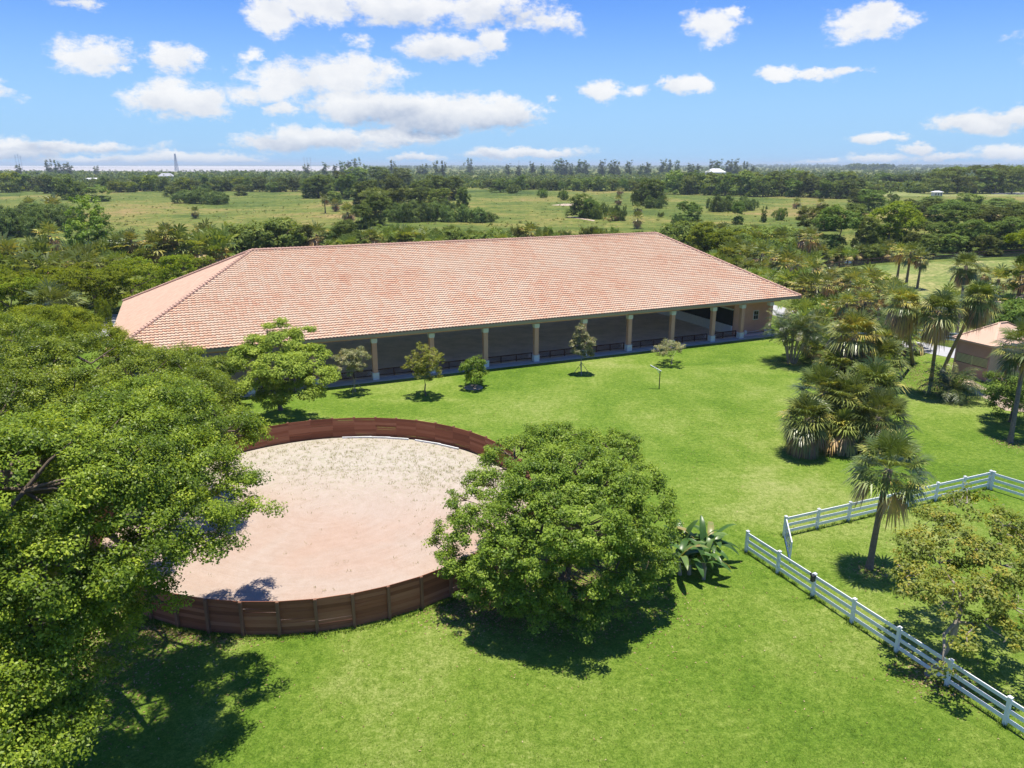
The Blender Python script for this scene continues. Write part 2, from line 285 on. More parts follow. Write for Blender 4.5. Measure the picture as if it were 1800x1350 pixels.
c2 = ramp(nt, s, [(0.35, (0.37, 0.32, 0.25)), (0.5, (0.44, 0.385, 0.315)), (0.65, (0.50, 0.455, 0.39))])
yy = math_(nt, 'ADD', sx.outputs[1], math_(nt, 'ADD', math_(nt, 'MULTIPLY', sx.outputs[0], 0.12), math_(nt, 'MULTIPLY', math_(nt, 'SUBTRACT', nA.outputs['Fac'], 0.5), 8)))
mrr = nd(nt, 'ShaderNodeMapRange', interpolation_type='SMOOTHSTEP'); nt.links.new(yy, mrr.inputs[0]); mrr.inputs[1].default_value = -3.0; mrr.inputs[2].default_value = 9.0
c = mixc(nt, mrr.outputs[0], c1, c2)
nG = noise(nt, co, 3.5, 6, 0.75); gg = math_(nt, 'MULTIPLY', ramp(nt, nG.outputs['Fac'], [(0.5, (0, 0, 0)), (0.6, (1, 1, 1))]), math_(nt, 'MULTIPLY', mrr.outputs[0], 0.38))
c = mixc(nt, gg, c, (0.27, 0.30, 0.12))
nt.links.new(c, b.inputs['Base Color']); b.inputs['Roughness'].default_value = 0.95
bump(nt, b, s, 0.7, 0.12); M['pensand'] = m
# arena footing
m = simple('arena_footing', (0.70, 0.59, 0.56), 0.95, 0.25, 0.5, 0.4); M['footing'] = m
# fence boards: per-board tone
def boardmat(name, cols, rough=0.75):
    m, nt, b, _ = newmat(name); co = objco(nt)
    at = nd(nt, 'ShaderNodeAttribute'); at.attribute_name = 'rnd'
    mp = nd(nt, 'ShaderNodeMapping'); nt.links.new(co, mp.inputs[0]); mp.inputs['Scale'].default_value = (1.0, 1.0, 14)
    n = noise(nt, mp.outputs[0], 2.2, 6, 0.65)
    s = math_(nt, 'ADD', math_(nt, 'MULTIPLY', at.outputs['Fac'], 0.55), math_(nt, 'MULTIPLY', n.outputs['Fac'], 0.45))
    nt.links.new(ramp(nt, s, cols), b.inputs['Base Color']); b.inputs['Roughness'].default_value = rough
    bump(nt, b, n.outputs['Fac'], 0.3, 0.01); return m
M['penboard'] = boardmat('stained_fence_board', [(0.2, (0.20, 0.066, 0.032)), (0.5, (0.30, 0.105, 0.052)), (0.8, (0.40, 0.165, 0.09))])
M['penpost'] = boardmat('weathered_fence_post', [(0.2, (0.16, 0.07, 0.04)), (0.6, (0.26, 0.13, 0.08)), (0.9, (0.36, 0.21, 0.14))])
# roof tiles
m, nt, b, _ = newmat('clay_roof_tiles'); co = objco(nt)
at = nd(nt, 'ShaderNodeAttribute'); at.attribute_name = 'rnd'
nA = noise(nt, co, 0.16, 8, 0.72, 0.4); nB = noise(nt, co, 2.2, 6, 0.75)
s = math_(nt, 'ADD', math_(nt, 'MULTIPLY', at.outputs['Fac'], 0.16), math_(nt, 'ADD', math_(nt, 'MULTIPLY', nA.outputs['Fac'], 0.56), math_(nt, 'MULTIPLY', nB.outputs['Fac'], 0.24)))
c = ramp(nt, s, [(0.34, (0.81, 0.625, 0.45)), (0.45, (0.80, 0.57, 0.395)), (0.53, (0.78, 0.51, 0.34)), (0.61, (0.75, 0.44, 0.285)), (0.72, (0.65, 0.34, 0.215))])
nt.links.new(c, b.inputs['Base Color']); b.inputs['Roughness'].default_value = 1.0; b.inputs['Specular IOR Level'].default_value = 0.04; M['tile'] = m
M['riser'] = simple('tile_butt_edge', (0.50, 0.27, 0.175), 0.9, 0.2, 2)  # darker than the tile faces: shade line under each course put into the colour
M['hiptile'] = simple('shade_darkened_hip_tile', (0.53, 0.355, 0.255), 1.0, 0.20, 1.6, 0.0, 0.0, 0.04)  # same tile, darkened in colour to replace the missing shade of its course edges
M['ridgetile'] = simple('ridge_tile', (0.56, 0.35, 0.26), 0.85, 0.25, 2.5)

# ------------------------------------------------------------------ mesh helpers
def mesh_np(name, V, F, mat, rnd=None, mats=None, midx=None, smooth=False):
    """V (n,3), F (m,4) quads or (m,3)"""
    V = np.asarray(V, dtype=np.float32); F = np.asarray(F, dtype=np.int32)
    k = F.shape[1]; me = bpy.data.meshes.new(name)
    me.vertices.add(len(V)); me.vertices.foreach_set('co', V.ravel())
    me.loops.add(F.size); me.loops.foreach_set('vertex_index', F.ravel())
    me.polygons.add(len(F)); me.polygons.foreach_set('loop_start', np.arange(0, F.size, k, dtype=np.int32))
    me.polygons.foreach_set('loop_total', np.full(len(F), k, dtype=np.int32))
    for mm in (mats or [mat]): me.materials.append(mm)
    if midx is not None: me.polygons.foreach_set('material_index', np.asarray(midx, dtype=np.int32))
    if smooth: me.polygons.foreach_set('use_smooth', np.ones(len(F), dtype=bool))
    if rnd is not None:
        a = me.attributes.new('rnd', 'FLOAT', 'FACE'); a.data.foreach_set('value', np.asarray(rnd, dtype=np.float32))
    me.update(calc_edges=True); return me
class MB:
    def __init__(s): s.v = []; s.f = []; s.r = []; s.n = 0; s.mi = []
    def add(s, V, F, r=0.5, mi=0):
        V = np.asarray(V, dtype=float); s.v.append(V)
        for f in F: s.f.append([i + s.n for i in f]); s.r.append(r); s.mi.append(mi)
        s.n += len(V)
    def box(s, c, d, rz=0.0, r=0.5, mi=0):
        x, y, z = np.array(d) / 2
        V = np.array([(i * x, j * y, k * z) for i in (-1, 1) for j in (-1, 1) for k in (-1, 1)])
        if rz: ca, sa = math.cos(rz), math.sin(rz); V = V @ np.array([[ca, sa, 0], [-sa, ca, 0], [0, 0, 1]])
        s.add(V + np.array(c), [(0, 1, 3, 2), (4, 6, 7, 5), (0, 4, 5, 1), (2, 3, 7, 6), (0, 2, 6, 4), (1, 5, 7, 3)], r, mi)
    def beam(s, a, b, wd, ht, r=0.5, mi=0):
        """box from a to b, wd wide sideways, ht tall"""
        a = np.array(a, float); b = np.array(b, float); d = b - a; d /= np.linalg.norm(d)
        sd = np.cross(d, (0, 0, 1.0)); nn = np.linalg.norm(sd); sd = np.array((1.0, 0, 0)) if nn < 1e-5 else sd / nn
        up = np.cross(sd, d); V = []
        for p in (a, b):
            for i, j in ((-1, -1), (1, -1), (1, 1), (-1, 1)): V.append(p + sd * i * wd / 2 + up * j * ht / 2)
        s.add(V, [(0, 1, 2, 3), (7, 6, 5, 4), (0, 4, 5, 1), (1, 5, 6, 2), (2, 6, 7, 3), (3, 7, 4, 0)], r, mi)
    def tube(s, pts, rad, n=8, r=0.5, mi=0):
        pts = [np.array(p, float) for p in pts]; V = []; F = []
        ref = np.array((0.31, 0.17, 0.93))
        for i, p in enumerate(pts):
            d = pts[min(i + 1, len(pts) - 1)] - pts[max(i - 1, 0)]; d /= (np.linalg.norm(d) + 1e-9)
            a = np.cross(d, ref); 
            if np.linalg.norm(a) < 0.15: a = np.cross(d, (1.0, 0, 0))
            a /= np.linalg.norm(a); b2 = np.cross(d, a)
            for k in range(n):
                t = 2 * math.pi * k / n; V.append(p + (a * math.cos(t) + b2 * math.sin(t)) * rad[i])
        for i in range(len(pts) - 1):
            for k in range(n): F.append((i * n + k, i * n + (k + 1) % n, (i + 1) * n + (k + 1) % n, (i + 1) * n + k))
        V.append(pts[-1]); e = len(V) - 1; q = (len(pts) - 1) * n
        for k in range(n): F.append((q + k, q + (k + 1) % n, e))
        s.add(V, F, r, mi)
    def mesh(s, name, mats, smooth=False):
        me = bpy.data.meshes.new(name); V = np.vstack(s.v)
        me.from_pydata(V.tolist(), [], s.f)
        for mm in (mats if isinstance(mats, (list, tuple)) else [mats]): me.materials.append(mm)
        me.polygons.foreach_set('material_index', s.mi)
        a = me.attributes.new('rnd', 'FLOAT', 'FACE'); a.data.foreach_set('value', s.r)
        if smooth: me.polygons.foreach_set('use_smooth', [True] * len(me.polygons))
        me.update(); return me
def obj(name, me, parent=None, loc=None, rz=0.0):
    o = bpy.data.objects.new(name, me); COL.objects.link(o)
    if parent is not None: o.parent = parent
    if loc is not None: o.location = loc
    if rz: o.rotation_euler = (0, 0, rz)
    return o
def tag(o, label=None, cat=None, group=None, kind=None):
    if label: o['label'] = label
    if cat: o['category'] = cat
    if group: o['group'] = group
    if kind: o['kind'] = kind
    return o
def thing(name, label, cat, loc=(0, 0, 0), rz=0.0, group=None):
    o = obj(name, None, None, loc, rz); o.empty_display_size = 0.5; return tag(o, label, cat, group)
def struct(name, me, loc=None):
    return tag(obj(name, me, None, loc), kind='structure')
def unit(a): return a / (np.linalg.norm(a, axis=-1, keepdims=True) + 1e-9)

# ------------------------------------------------------------------ foliage
def leaves(C, N, Ln, Wd, rng, droop=0.35):
    """one folded diamond per leaf -> V, F"""
    n = len(C); N = unit(N)
    t = unit(rng.normal(size=(n, 3)) + np.array((0, 0, -droop)))
    t = unit(t - (t * N).sum(1, keepdims=True) * N); s = np.cross(N, t)
    Ln = np.asarray(Ln).reshape(-1, 1); Wd = np.asarray(Wd).reshape(-1, 1)
    V = np.empty((n, 4, 3)); V[:, 0] = C - t * Ln / 2; V[:, 2] = C + t * Ln / 2 - N * Ln * 0.10
    V[:, 1] = C + s * Wd / 2 + N * Wd * 0.12; V[:, 3] = C - s * Wd / 2 + N * Wd * 0.12
    return V.reshape(-1, 3), np.arange(n * 4).reshape(-1, 4)
def crown_points(blobs, nsub, rsub, nleaf, rng, flat=0.6, inner=0.72, low=-0.45, spray=0.0, holes=(0, 0)):
    """blobs: (x,y,z,rx,ry,rz). Returns leaf centres, normals, clump ids, sub-clump centres"""
    B = np.array(blobs, float); area = (B[:, 3] * B[:, 4] + B[:, 3] * B[:, 5] + B[:, 4] * B[:, 5]); area /= area.sum()
    cnt = np.maximum(3, (area * nsub).astype(int)); cc = []; oo = []
    for b, k in zip(B, cnt):
        d = unit(rng.normal(size=(k * 3, 3))); d = d[d[:, 2] > low][:k]
        rr = inner + (1.08 - inner) * rng.random((len(d), 1)) ** 0.7
        cc.append(b[:3] + d * b[3:6] * rr); oo.append(d)
    cc = np.vstack(cc); oo = np.vstack(oo)
    # drop clumps buried inside other blobs
    keep = np.ones(len(cc), bool)
    for b in B:
        q = ((cc - b[:3]) / b[3:6]); keep &= (q ** 2).sum(1) > 0.42
    cc, oo = cc[keep], oo[keep]
    for _ in range(holes[0]):
        h_ = cc[rng.integers(len(cc))]; q = ((cc - h_) / np.array((1, 1, .6)) / (holes[1] * rng.uniform(.6, 1.3))); kk = (q ** 2).sum(1) > 1; cc, oo = cc[kk], oo[kk]
    k = len(cc)
    rs = rsub * (0.65 + 0.7 * rng.random(k)); nl = np.maximum(4, (nleaf * (rs / rsub) ** 2 * (0.7 + 0.6 * rng.random(k))).astype(int))
    idx = np.repeat(np.arange(k), nl)
    g = rng.normal(size=(len(idx), 3)); g = unit(g) * (rng.random((len(idx), 1)) ** 0.45)
    off = g * rs[idx][:, None] * np.array((1, 1, flat))
    if spray: off += oo[idx] * (rng.random((len(idx), 1)) ** 2) * rs[idx][:, None] * spray
    C = cc[idx] + off
    N = unit(g * 0.55 + oo[idx] * 0.35 + np.array((0, 0, 0.85)) + rng.normal(size=g.shape) * 0.40)
    return C, N, idx, cc
def foliage(name, blobs, nsub, rsub, nleaf, size, rng, mat, flat=0.6, aspect=0.55, low=-0.45, inner=0.72, cutz=None, spray=0.0, droop=0.35, holes=(0, 0)):
    C, N, idx, cc = crown_points(blobs, nsub, rsub, nleaf, rng, flat, inner, low, spray, holes)
    if cutz is not None: k = C[:, 2] > cutz; C, N, idx = C[k], N[k], idx[k]
    L = size * (0.65 + 0.7 * rng.random(len(C)))
    V, F = leaves(C, N, L, L * aspect, rng, droop)
    cr = rng.random(idx.max() + 1)
    zz = (C[:, 2] - C[:, 2].min()) / (np.ptp(C[:, 2]) + 1e-6)
    r = np.clip(0.45 * rng.random(len(C)) + 0.55 * cr[idx], 0, 1)
    return mesh_np(name, V, F, mat, r), cc
def limbs(mb, base, fork, blobs, r0, rng, cc=None, ntw=40, sides=7, lean=(0, 0)):
    base = np.array(base, float); fork = np.array(fork, float)
    mid = (base + fork) / 2 + np.array((rng.normal() * .12, rng.normal() * .12, 0)) * np.linalg.norm(fork - base) * .5
    fl = base + (mid - base) * 0.12
    mb.tube([base - np.array((0, 0, .2)), base + np.array((0, 0, .05)), fl, mid, fork], [r0 * 1.7, r0 * 1.45, r0 * 1.1, r0 * .9, r0 * .75], sides + 2)
    ends = [mid + (fork - mid) * .5, fork]; rads = [r0 * .8, r0 * .75]
    for b in sorted(blobs, key=lambda b: np.linalg.norm(np.array(b[:3]) - fork)):
        e = np.array(b[:3], float); cand = [(np.linalg.norm(e - p) + 1.6 * max(0, p[2] - e[2]) + .35 * np.linalg.norm(p - fork), q) for q, p in enumerate(ends)]
        q = min(cand)[1]; a = ends[q]; ra = rads[q] * .72; d = e - a; L = np.linalg.norm(d)
        m1 = a + d * .35 + rng.normal(size=3) * L * .06 + np.array((0, 0, .05 * L)); m2 = a + d * .7 + rng.normal(size=3) * L * .07 + np.array((0, 0, .04 * L))
        mb.tube([a, m1, m2, e], [ra, ra * .8, ra * .6, ra * .32], sides); ends += [m1, m2, e]; rads += [ra * .8, ra * .6, ra * .34]
    if cc is not None and len(cc):
        E_ = np.array(ends)
        for c in cc[rng.permutation(len(cc))[:ntw]]:
            p = E_[np.argmin(((E_ - c) ** 2).sum(1))]; q = (p + c) / 2 + rng.normal(size=3) * .15
            mb.tube([p, q, c], [r0 * .12 + .012, r0 * .07 + .01, .008], 4)
    return mb
def fan_fronds(nf, rng, pet=1.1, blade=1.0, seg=16, top=1.35, low=-1.1, droop=0.5, dead=0.25, bright=0.0, hub=(0, 0, 0)):
    """sabal palm crown: fan fronds on stalks all round a bud"""
    V = []; F = []; Rn = []; n = 0; dr0 = droop
    for i in range(nf):
        q = (i + rng.random()) / nf; droop = dr0 * (.45 + .75 * q); el = top + (low - top) * q ** 0.95 + rng.normal() * .10; a = i * 2.39996 + rng.normal() * .25
        d = np.array((math.cos(a) * math.cos(el), math.sin(a) * math.cos(el), math.sin(el)))
        s = np.array((-math.sin(a), math.cos(a), 0.0)); up = np.cross(d, s) * -1
        if up[2] < 0 and el > -0.2: up = -up
        up = up * (1 if up[2] >= 0 else -1)
        pl = pet * (0.75 + .5 * rng.random()) * (0.8 if el < -.3 else 1); bl = blade * (0.8 + .4 * rng.random())
        age = 1 if (q > 1 - dead) else 0
        fr = (0.80 + .2 * rng.random()) if (age and rng.random() < .7) else min(1, (0.02 + .46 * rng.random() + .12 * q + bright))
        o = np.array(hub, float); p0 = o + d * .12; p1 = o + d * pl + np.array((0, 0, -droop * .12 * pl))
        w_ = 0.022
        V += [p0 - s * w_, p0 + s * w_, p1 + s * w_ * .7, p1 - s * w_ * .7]; F.append((n, n + 1, n + 2, n + 3)); Rn.append(min(1, fr + .1)); n += 4
        collapse = 0.55 if age else 1.0
        for k in range(seg):
            th = (k / (seg - 1) - .5) * 2 * 1.95 * collapse + rng.normal() * .04
            dd = d * math.cos(th) + s * math.sin(th) + up * (0.18 * abs(math.sin(th)))
            dd = dd / np.linalg.norm(dd); L = bl * (0.62 + .42 * math.cos(th * .5)) * (0.9 + .2 * rng.random())
            sd = np.cross(dd, up); sd /= np.linalg.norm(sd); wd = L * 0.046 * 16 / seg
            g1 = droop * .18 * (1.6 if age else 1); g2 = droop * (0.75 + .5 * rng.random()) * (1.5 if age else 1)
            a0 = p1; a1 = p1 + dd * L * .5 + np.array((0, 0, -g1 * L * .5)); a2 = p1 + dd * L * (.98 - .18 * g2) + np.array((0, 0, -g2 * L * .62))
            V += [a0, a1 - sd * wd, a1 + sd * wd, a2]; F.append((n, n + 1, n + 3, n + 2)); Rn.append(np.clip(fr + rng.normal() * .05 + .05 * abs(th), 0, 1)); n += 4
    return np.array(V), F, Rn
def pinnate(V, F, Rn, base, a, el, L, rng, nl=22, lw=0.035, ll=0.5, droop=1.0, fr=0.4):
    """feather frond appended to V,F,Rn"""
    n = len(V); d = np.array((math.cos(a) * math.cos(el), math.sin(a) * math.cos(el), math.sin(el))); s0 = np.array((-math.sin(a), math.cos(a), 0.0))
    P = []; p = np.array(base, float); st = L / nl
    for k in range(nl + 1):
        P.append(p.copy()); d = d + np.array((0, 0, -droop * st * (0.25 + 0.9 * k / nl))); d /= np.linalg.norm(d); p = p + d * st
    for k in range(nl):
        a0, a1 = P[k], P[k + 1]; w_ = .02 * (1 - k / nl) + .006
        V += [a0 - s0 * w_, a0 + s0 * w_, a1 + s0 * w_, a1 - s0 * w_]; F.append((n, n + 1, n + 2, n + 3)); Rn.append(min(1, fr + .25)); n += 4
        if k < 3: continue
        t = (a1 - a0) / st; u_ = k / nl; l_ = ll * (0.35 + 1.3 * math.sin(math.pi * min(1, .12 + u_ * .86)) ** .8) * .62
        for sg in (-1, 1):
            dd = s0 * sg * .82 + t * .5 + np.array((0, 0, .15)) + rng.normal(size=3) * .09; dd /= np.linalg.norm(dd)
            wv_ = t * lw
            b0 = a0; b1 = a0 + dd * l_ * .55; b2 = a0 + dd * l_ + np.array((0, 0, -.32 * l_))
            V += [b0, b1 - wv_, b2, b1 + wv_]; F.append((n, n + 1, n + 2, n + 3)); Rn.append(float(np.clip(fr + rng.normal() * .08, 0, 1))); n += 4

# ------------------------------------------------------------------ THE GROUND
def poly(name, pts, z, mat, cx=0, cy_=0):
    me = bpy.data.meshes.new(name); me.from_pydata([(p[0] - cx, p[1] - cy_, z) for p in pts], [], [list(range(len(pts)))])
    me.materials.append(mat); me.update(); return me
struct('ground', poly('ground', [(-45000, -3000), (45000, -3000), (45000, 60000), (-45000, 60000)], 0, M['meadow']))
lawn_pts = [(-90, -30), (75, -30), (75, 60), (64, 78), (52, 88), (50, 97), (56, 108), (20, 118), (-30, 112), (-62, 103), (-90, 92)]
struct('lawn', poly('lawn', lawn_pts, 0.03, M['lawn']))
def strip(name, pts, wd, z, mat):
    pts = [Vector((p[0], p[1])) for p in pts]; V = []; F = []
    for i, p in enumerate(pts):
        d = (pts[min(i + 1, len(pts) - 1)] - pts[max(i - 1, 0)]).normalized(); n_ = Vector((-d.y, d.x)) * wd / 2
        V += [(p.x + n_.x, p.y + n_.y, z), (p.x - n_.x, p.y - n_.y, z)]
    for i in range(len(pts) - 1): F.append((2 * i, 2 * i + 1, 2 * i + 3, 2 * i + 2))
    me = bpy.data.meshes.new(name); me.from_pydata(V, [], F); me.materials.append(mat); me.update(); return struct(name, me)
strip('driveway', [(-58, 112), (-56, 104), (-56.5, 98), (-60, 92), (-75, 84), (-100, 78)], 6.5, 0.06, M['paving'])
strip('road', [(38, 124), (45, 104), (49.5, 93), (54, 86.5), (64, 84.5), (82, 86)], 5.6, 0.06, M['paving'])
strip('bare_path', [(62, 108), (90, 128), (130, 160), (170, 186)], 2.0, 0.05, M['mulch'])
pas = [G(1395, 560), G(1420, 485), G(1500, 466), G(1620, 458), G(1810, 452), G(1960, 448), G(2000, 600), (78, 60, 0), (60, 84, 0)]
struct('pasture', poly('pasture', [(56, 96), (62, 150), tuple(G(1440, 478))[:2], tuple(G(1530, 468))[:2], tuple(G(1640, 461))[:2], tuple(G(1960, 452))[:2], (150, 90), (78, 62), (70, 84)], 0.04, M['pasture']))
strip('canal', [tuple(G(1290, 478))[:2], tuple(G(1430, 470))[:2], tuple(G(1530, 459))[:2], tuple(G(1650, 452))[:2], tuple(G(1800, 447))[:2], tuple(G(2000, 440))[:2]], 7, 0.07, M['water'])
struct('far_pasture', poly('far_pasture', [tuple(G(u, v))[:2] for u, v in ((1540, 345), (1700, 346), (1860, 345), (1860, 331), (1640, 327), (1550, 329))], 0.1, M['pasture']))
struct('far_road', poly('far_road', [tuple(G(u, v))[:2] for u, v in ((1742, 341.5), (1860, 343), (1860, 339.5), (1742, 339))], 0.2, M['paving']))
for i_, (q_) in enumerate([((368, 319), (398, 319), (398, 313.5), (368, 314)), ((455, 318.5), (478, 318.5), (476, 314.5), (458, 314.5)), ((515, 320), (540, 320), (540, 316), (515, 316))]):
    struct('far_clearing', poly('far_clearing', [tuple(G(u, v))[:2] for u, v in q_], 0.3, M['pasture']))
struct('sand_flats', poly('sand_flats', [tuple(G(u, v))[:2] for u, v in ((-700, 295.0), (180, 294.8), (420, 295.4), (600, 294.6), (600, 292.2), (300, 291.4), (-700, 291.0))], 1.0, M['whitesand']))
struct('shell_flats', poly('shell_flats', [tuple(G(u, v))[:2] for u, v in ((-700, 299.2), (180, 301), (330, 302), (640, 301), (640, 294.6), (180, 295), (-700, 295))], 0.8, M['graysand']))
struct('bare_track', poly('bare_track', [tuple(G(u, v))[:2] for u, v in ((968, 361), (1000, 362), (1052, 359.8), (1052, 358.4), (990, 358.2))], 0.05, M['mulch']))
struct('bare_track', poly('bare_track', [tuple(G(u, v))[:2] for u, v in ((995, 381), (1044, 389), (1046, 387.4), (1010, 381))], 0.05, M['mulch']))
struct('arena_footing', poly('arena_footing', [(0, 0), (1, 0), (1, 1), (0, 1)], 0, M['footing'])) if False else None

# ------------------------------------------------------------------ RIDING ARENA
O = (-14.466, 75.409, 0.0); YAW = 0.413; BAY = 6.262; SB = BAY * 0.742
arena = thing('riding_arena', 'long open-sided riding arena with a salmon clay-tile hip roof and peach columns', 'riding arena', O, YAW)
I0, I1, J0, J1 = -24.9, 57.0, -1.25, 30.3; ZE, ZR = 5.30, 12.55; RI0, RI1, RJ = -10.0, 45.0, 15.3
A_, B_, C_, D_ = (I0, J0, ZE), (I1, J0, ZE), (RI1, RJ, ZR), (RI0, RJ, ZR); E_, F_ = (I0, J1, ZE), (I1, J1, ZE)
rt = np.random.default_rng(3)
TP, CR, SUBS = 0.36, 0.42, 6
roofV = []; roofF = []; roofR = []; roofM = []; nv = 0
def tile_plane(a, b, c, d, amp, lift=.035, rm=1):
    """a-b eave, d-c ridge (a under d)"""
    global nv
    a, b, c, d = [np.array(x, float) for x in (a, b, c, d)]
    e = (b - a); EL = np.linalg.norm(e); e /= EL; nrm = np.cross(e, d - a); nrm /= np.linalg.norm(nrm); up = np.cross(nrm, e)
    H = (d - a) @ up; x0 = (d - a) @ e; x1 = (c - a) @ e; nc = int(math.ceil(H / CR))
    for k in range(nc):
        t0, t1 = k * CR, min(H, (k + 1) * CR); l = min(x0 * t0 / H, x0 * t1 / H); r_ = EL + (x1 - EL) * t0 / H
        j0 = int(math.floor(l / TP)); j1 = int(math.ceil(r_ / TP)); n_ = (j1 - j0) * SUBS + 1
        x = (j0 + np.arange(n_) / SUBS) * TP; ph = x / TP * 2 * math.pi
        wv_ = amp * np.where(np.sin(ph) > 0, np.sin(ph) ** 0.8 if False else np.abs(np.sin(ph)) ** 0.8, -0.45 * np.abs(np.sin(ph)))
        lim0 = x0 * t0 / H; lim1 = x0 * t1 / H; R0 = EL + (x1 - EL) * t0 / H; R1 = EL + (x1 - EL) * t1 / H
        xa = np.clip(x, lim0, R0); xb = np.clip(x, lim1, R1)
        base = lambda X, t, h: a + np.outer(X, e) + up * t + np.outer(h, nrm)
        lowr = base(xa, t0, wv_ * 0 - 0.01); lo_ = base(xa, t0 - 0.02, wv_ + lift + amp * 0.8 + rt.normal() * .004); hi = base(xb, t1 + 0.0, wv_ * 0.9 + 0.008)
        if rm == 0: lowr = base(xa, t0, wv_ * 0); lo_ = base(xa, t0, wv_ * 0 + .001); hi = base(xb, t1, wv_ * 0)
        V = np.vstack([lowr, lo_, hi]); roofV.append(V)
        ii = np.arange(n_ - 1)
        q1 = np.stack([ii, ii + 1, ii + 1 + n_, ii + n_], 1); q2 = np.stack([ii + n_, ii + 1 + n_, ii + 1 + 2 * n_, ii + 2 * n_], 1)
        tr = rt.random(j1 - j0 + 1) ; tr = tr[(ii // SUBS)]
        roofF.extend([q1 + nv, q2 + nv]); roofR.extend([tr, tr]); roofM.extend([np.ones(n_ - 1) * (rm if rm else 2), np.ones(n_ - 1) * (0 if rm else 2)]); nv += len(V)
tile_plane(A_, B_, C_, D_, .06); tile_plane(B_, F_, C_, C_, .01); tile_plane(F_, E_, D_, C_, .06); 
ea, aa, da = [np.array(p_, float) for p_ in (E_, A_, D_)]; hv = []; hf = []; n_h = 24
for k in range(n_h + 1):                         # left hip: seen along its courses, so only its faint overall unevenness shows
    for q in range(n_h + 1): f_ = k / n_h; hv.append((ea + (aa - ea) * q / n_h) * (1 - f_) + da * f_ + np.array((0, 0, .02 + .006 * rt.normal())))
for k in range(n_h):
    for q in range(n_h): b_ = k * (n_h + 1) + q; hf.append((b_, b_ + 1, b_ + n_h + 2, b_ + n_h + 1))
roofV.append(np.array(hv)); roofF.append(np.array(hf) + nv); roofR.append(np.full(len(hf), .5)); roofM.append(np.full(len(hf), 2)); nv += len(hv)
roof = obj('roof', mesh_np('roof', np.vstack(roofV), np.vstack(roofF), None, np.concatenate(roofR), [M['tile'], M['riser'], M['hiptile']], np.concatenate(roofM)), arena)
mb = MB()                                           # soffit and roof deck under the tiles
mb.add([A_, B_, C_, D_, E_, F_], [(3, 2, 1, 0), (2, 5, 1), (3, 4, 5, 2), (3, 0, 4)])
V = mb.v[0]; V[:, 2] -= 0.16; obj('roof_deck', mb.mesh('roof_deck', M['ceiling']), arena)
def caps(p, q, name):
    p = np.array(p, float); q = np.array(q, float); L = np.linalg.norm(q - p); n_ = int(L / .42); m_ = MB()
    for k in range(n_):
        a = p + (q - p) * k / n_; b = p + (q - p) * (k + 1.12) / n_
        z = np.array((0, 0, .06)); m_.tube([a + z * 1.5, b + z], [.17, .13], 8, r=float(rt.random()))
    return obj(name, m_.mesh(name, M['ridgetile']), roof)
caps(D_, C_, 'ridge_cap'); caps(A_, D_, 'hip_cap'); caps(B_, C_, 'hip_cap'); caps(E_, D_, 'hip_cap'); caps(F_, C_, 'hip_cap')
# fascia round the eaves
mb = MB(); t_ = 0.28
for p, q in ((A_, B_), (B_, F_), (F_, E_), (E_, A_)):
    mb.beam((p[0], p[1], ZE - .17), (q[0], q[1], ZE - .17), 0.12, t_)
obj('fascia', mb.mesh('fascia', M['fascia']), arena)
mb = MB()
for p, q in (((-23.7, 0, 4.83), (54.6, 0, 4.83)), ((-23.7, 29.1, 4.83), (54.6, 29.1, 4.83)), ((-23.5, .25, 4.83), (-23.5, 28.85, 4.83)), ((54.4, .25, 4.83), (54.4, 28.85, 4.83))):
    mb.beam(p, q, 0.42, 0.40)
obj('beam', mb.mesh('beam', M['peach']), arena)
mb = MB()                                           # soffit boards between beam and fascia
mb.box(((I0 + I1) / 2, -0.73, 5.03), (I1 - I0 - .2, 0.95, .03)); obj('soffit', mb.mesh('soffit', M['fascia']), arena)
ci = [-23.4, -3 * BAY, -2 * BAY, -BAY] + [k * BAY for k in range(8)] + [7 * BAY + SB, 7 * BAY + 2 * SB]
def col_meshes():
    a = MB(); a.box((0, 0, 2.66), (.50, .50, 3.66)); b_ = MB(); b_.box((0, 0, .47), (.66, .66, .86)); b_.box((0, 0, .88), (.72, .72, .06)); c_ = MB()
    c_.box((0, 0, 4.40), (.62, .62, .42)); c_.box((0, 0, 4.16), (.56, .56, .08)); return a.mesh('column', M['peach']), b_.mesh('plinth', M['whitepaint']), c_.mesh('capital', M['whitepaint'])
cmesh = col_meshes()
def column(i, j):
    c = obj('column', cmesh[0], arena, (i, j, 0)); obj('plinth', cmesh[1], c); obj('capital', cmesh[2], c)
for i in ci: column(i, 0)
for i in ci: column(i, 29.1)
for j in (7.3, 14.6, 21.9): column(-23.4, j)
mb = MB(); mb.box(((-24.2 + 55.2) / 2, -0.15, .09), (79.4, 1.1, .14)); mb.box((-23.5, 14.8, .09), (1.1, 28.7, .14)); mb.box((15.5, 29.3, .09), (79.4, 1.1, .14))
obj('kerb', mb.mesh('kerb', M['concrete']), arena)
obj('sand_floor', poly('sand_floor', [(-22.9, .42), (54, .42), (54, 28.7), (-22.9, 28.7)], 0.10, M['footing']), arena)
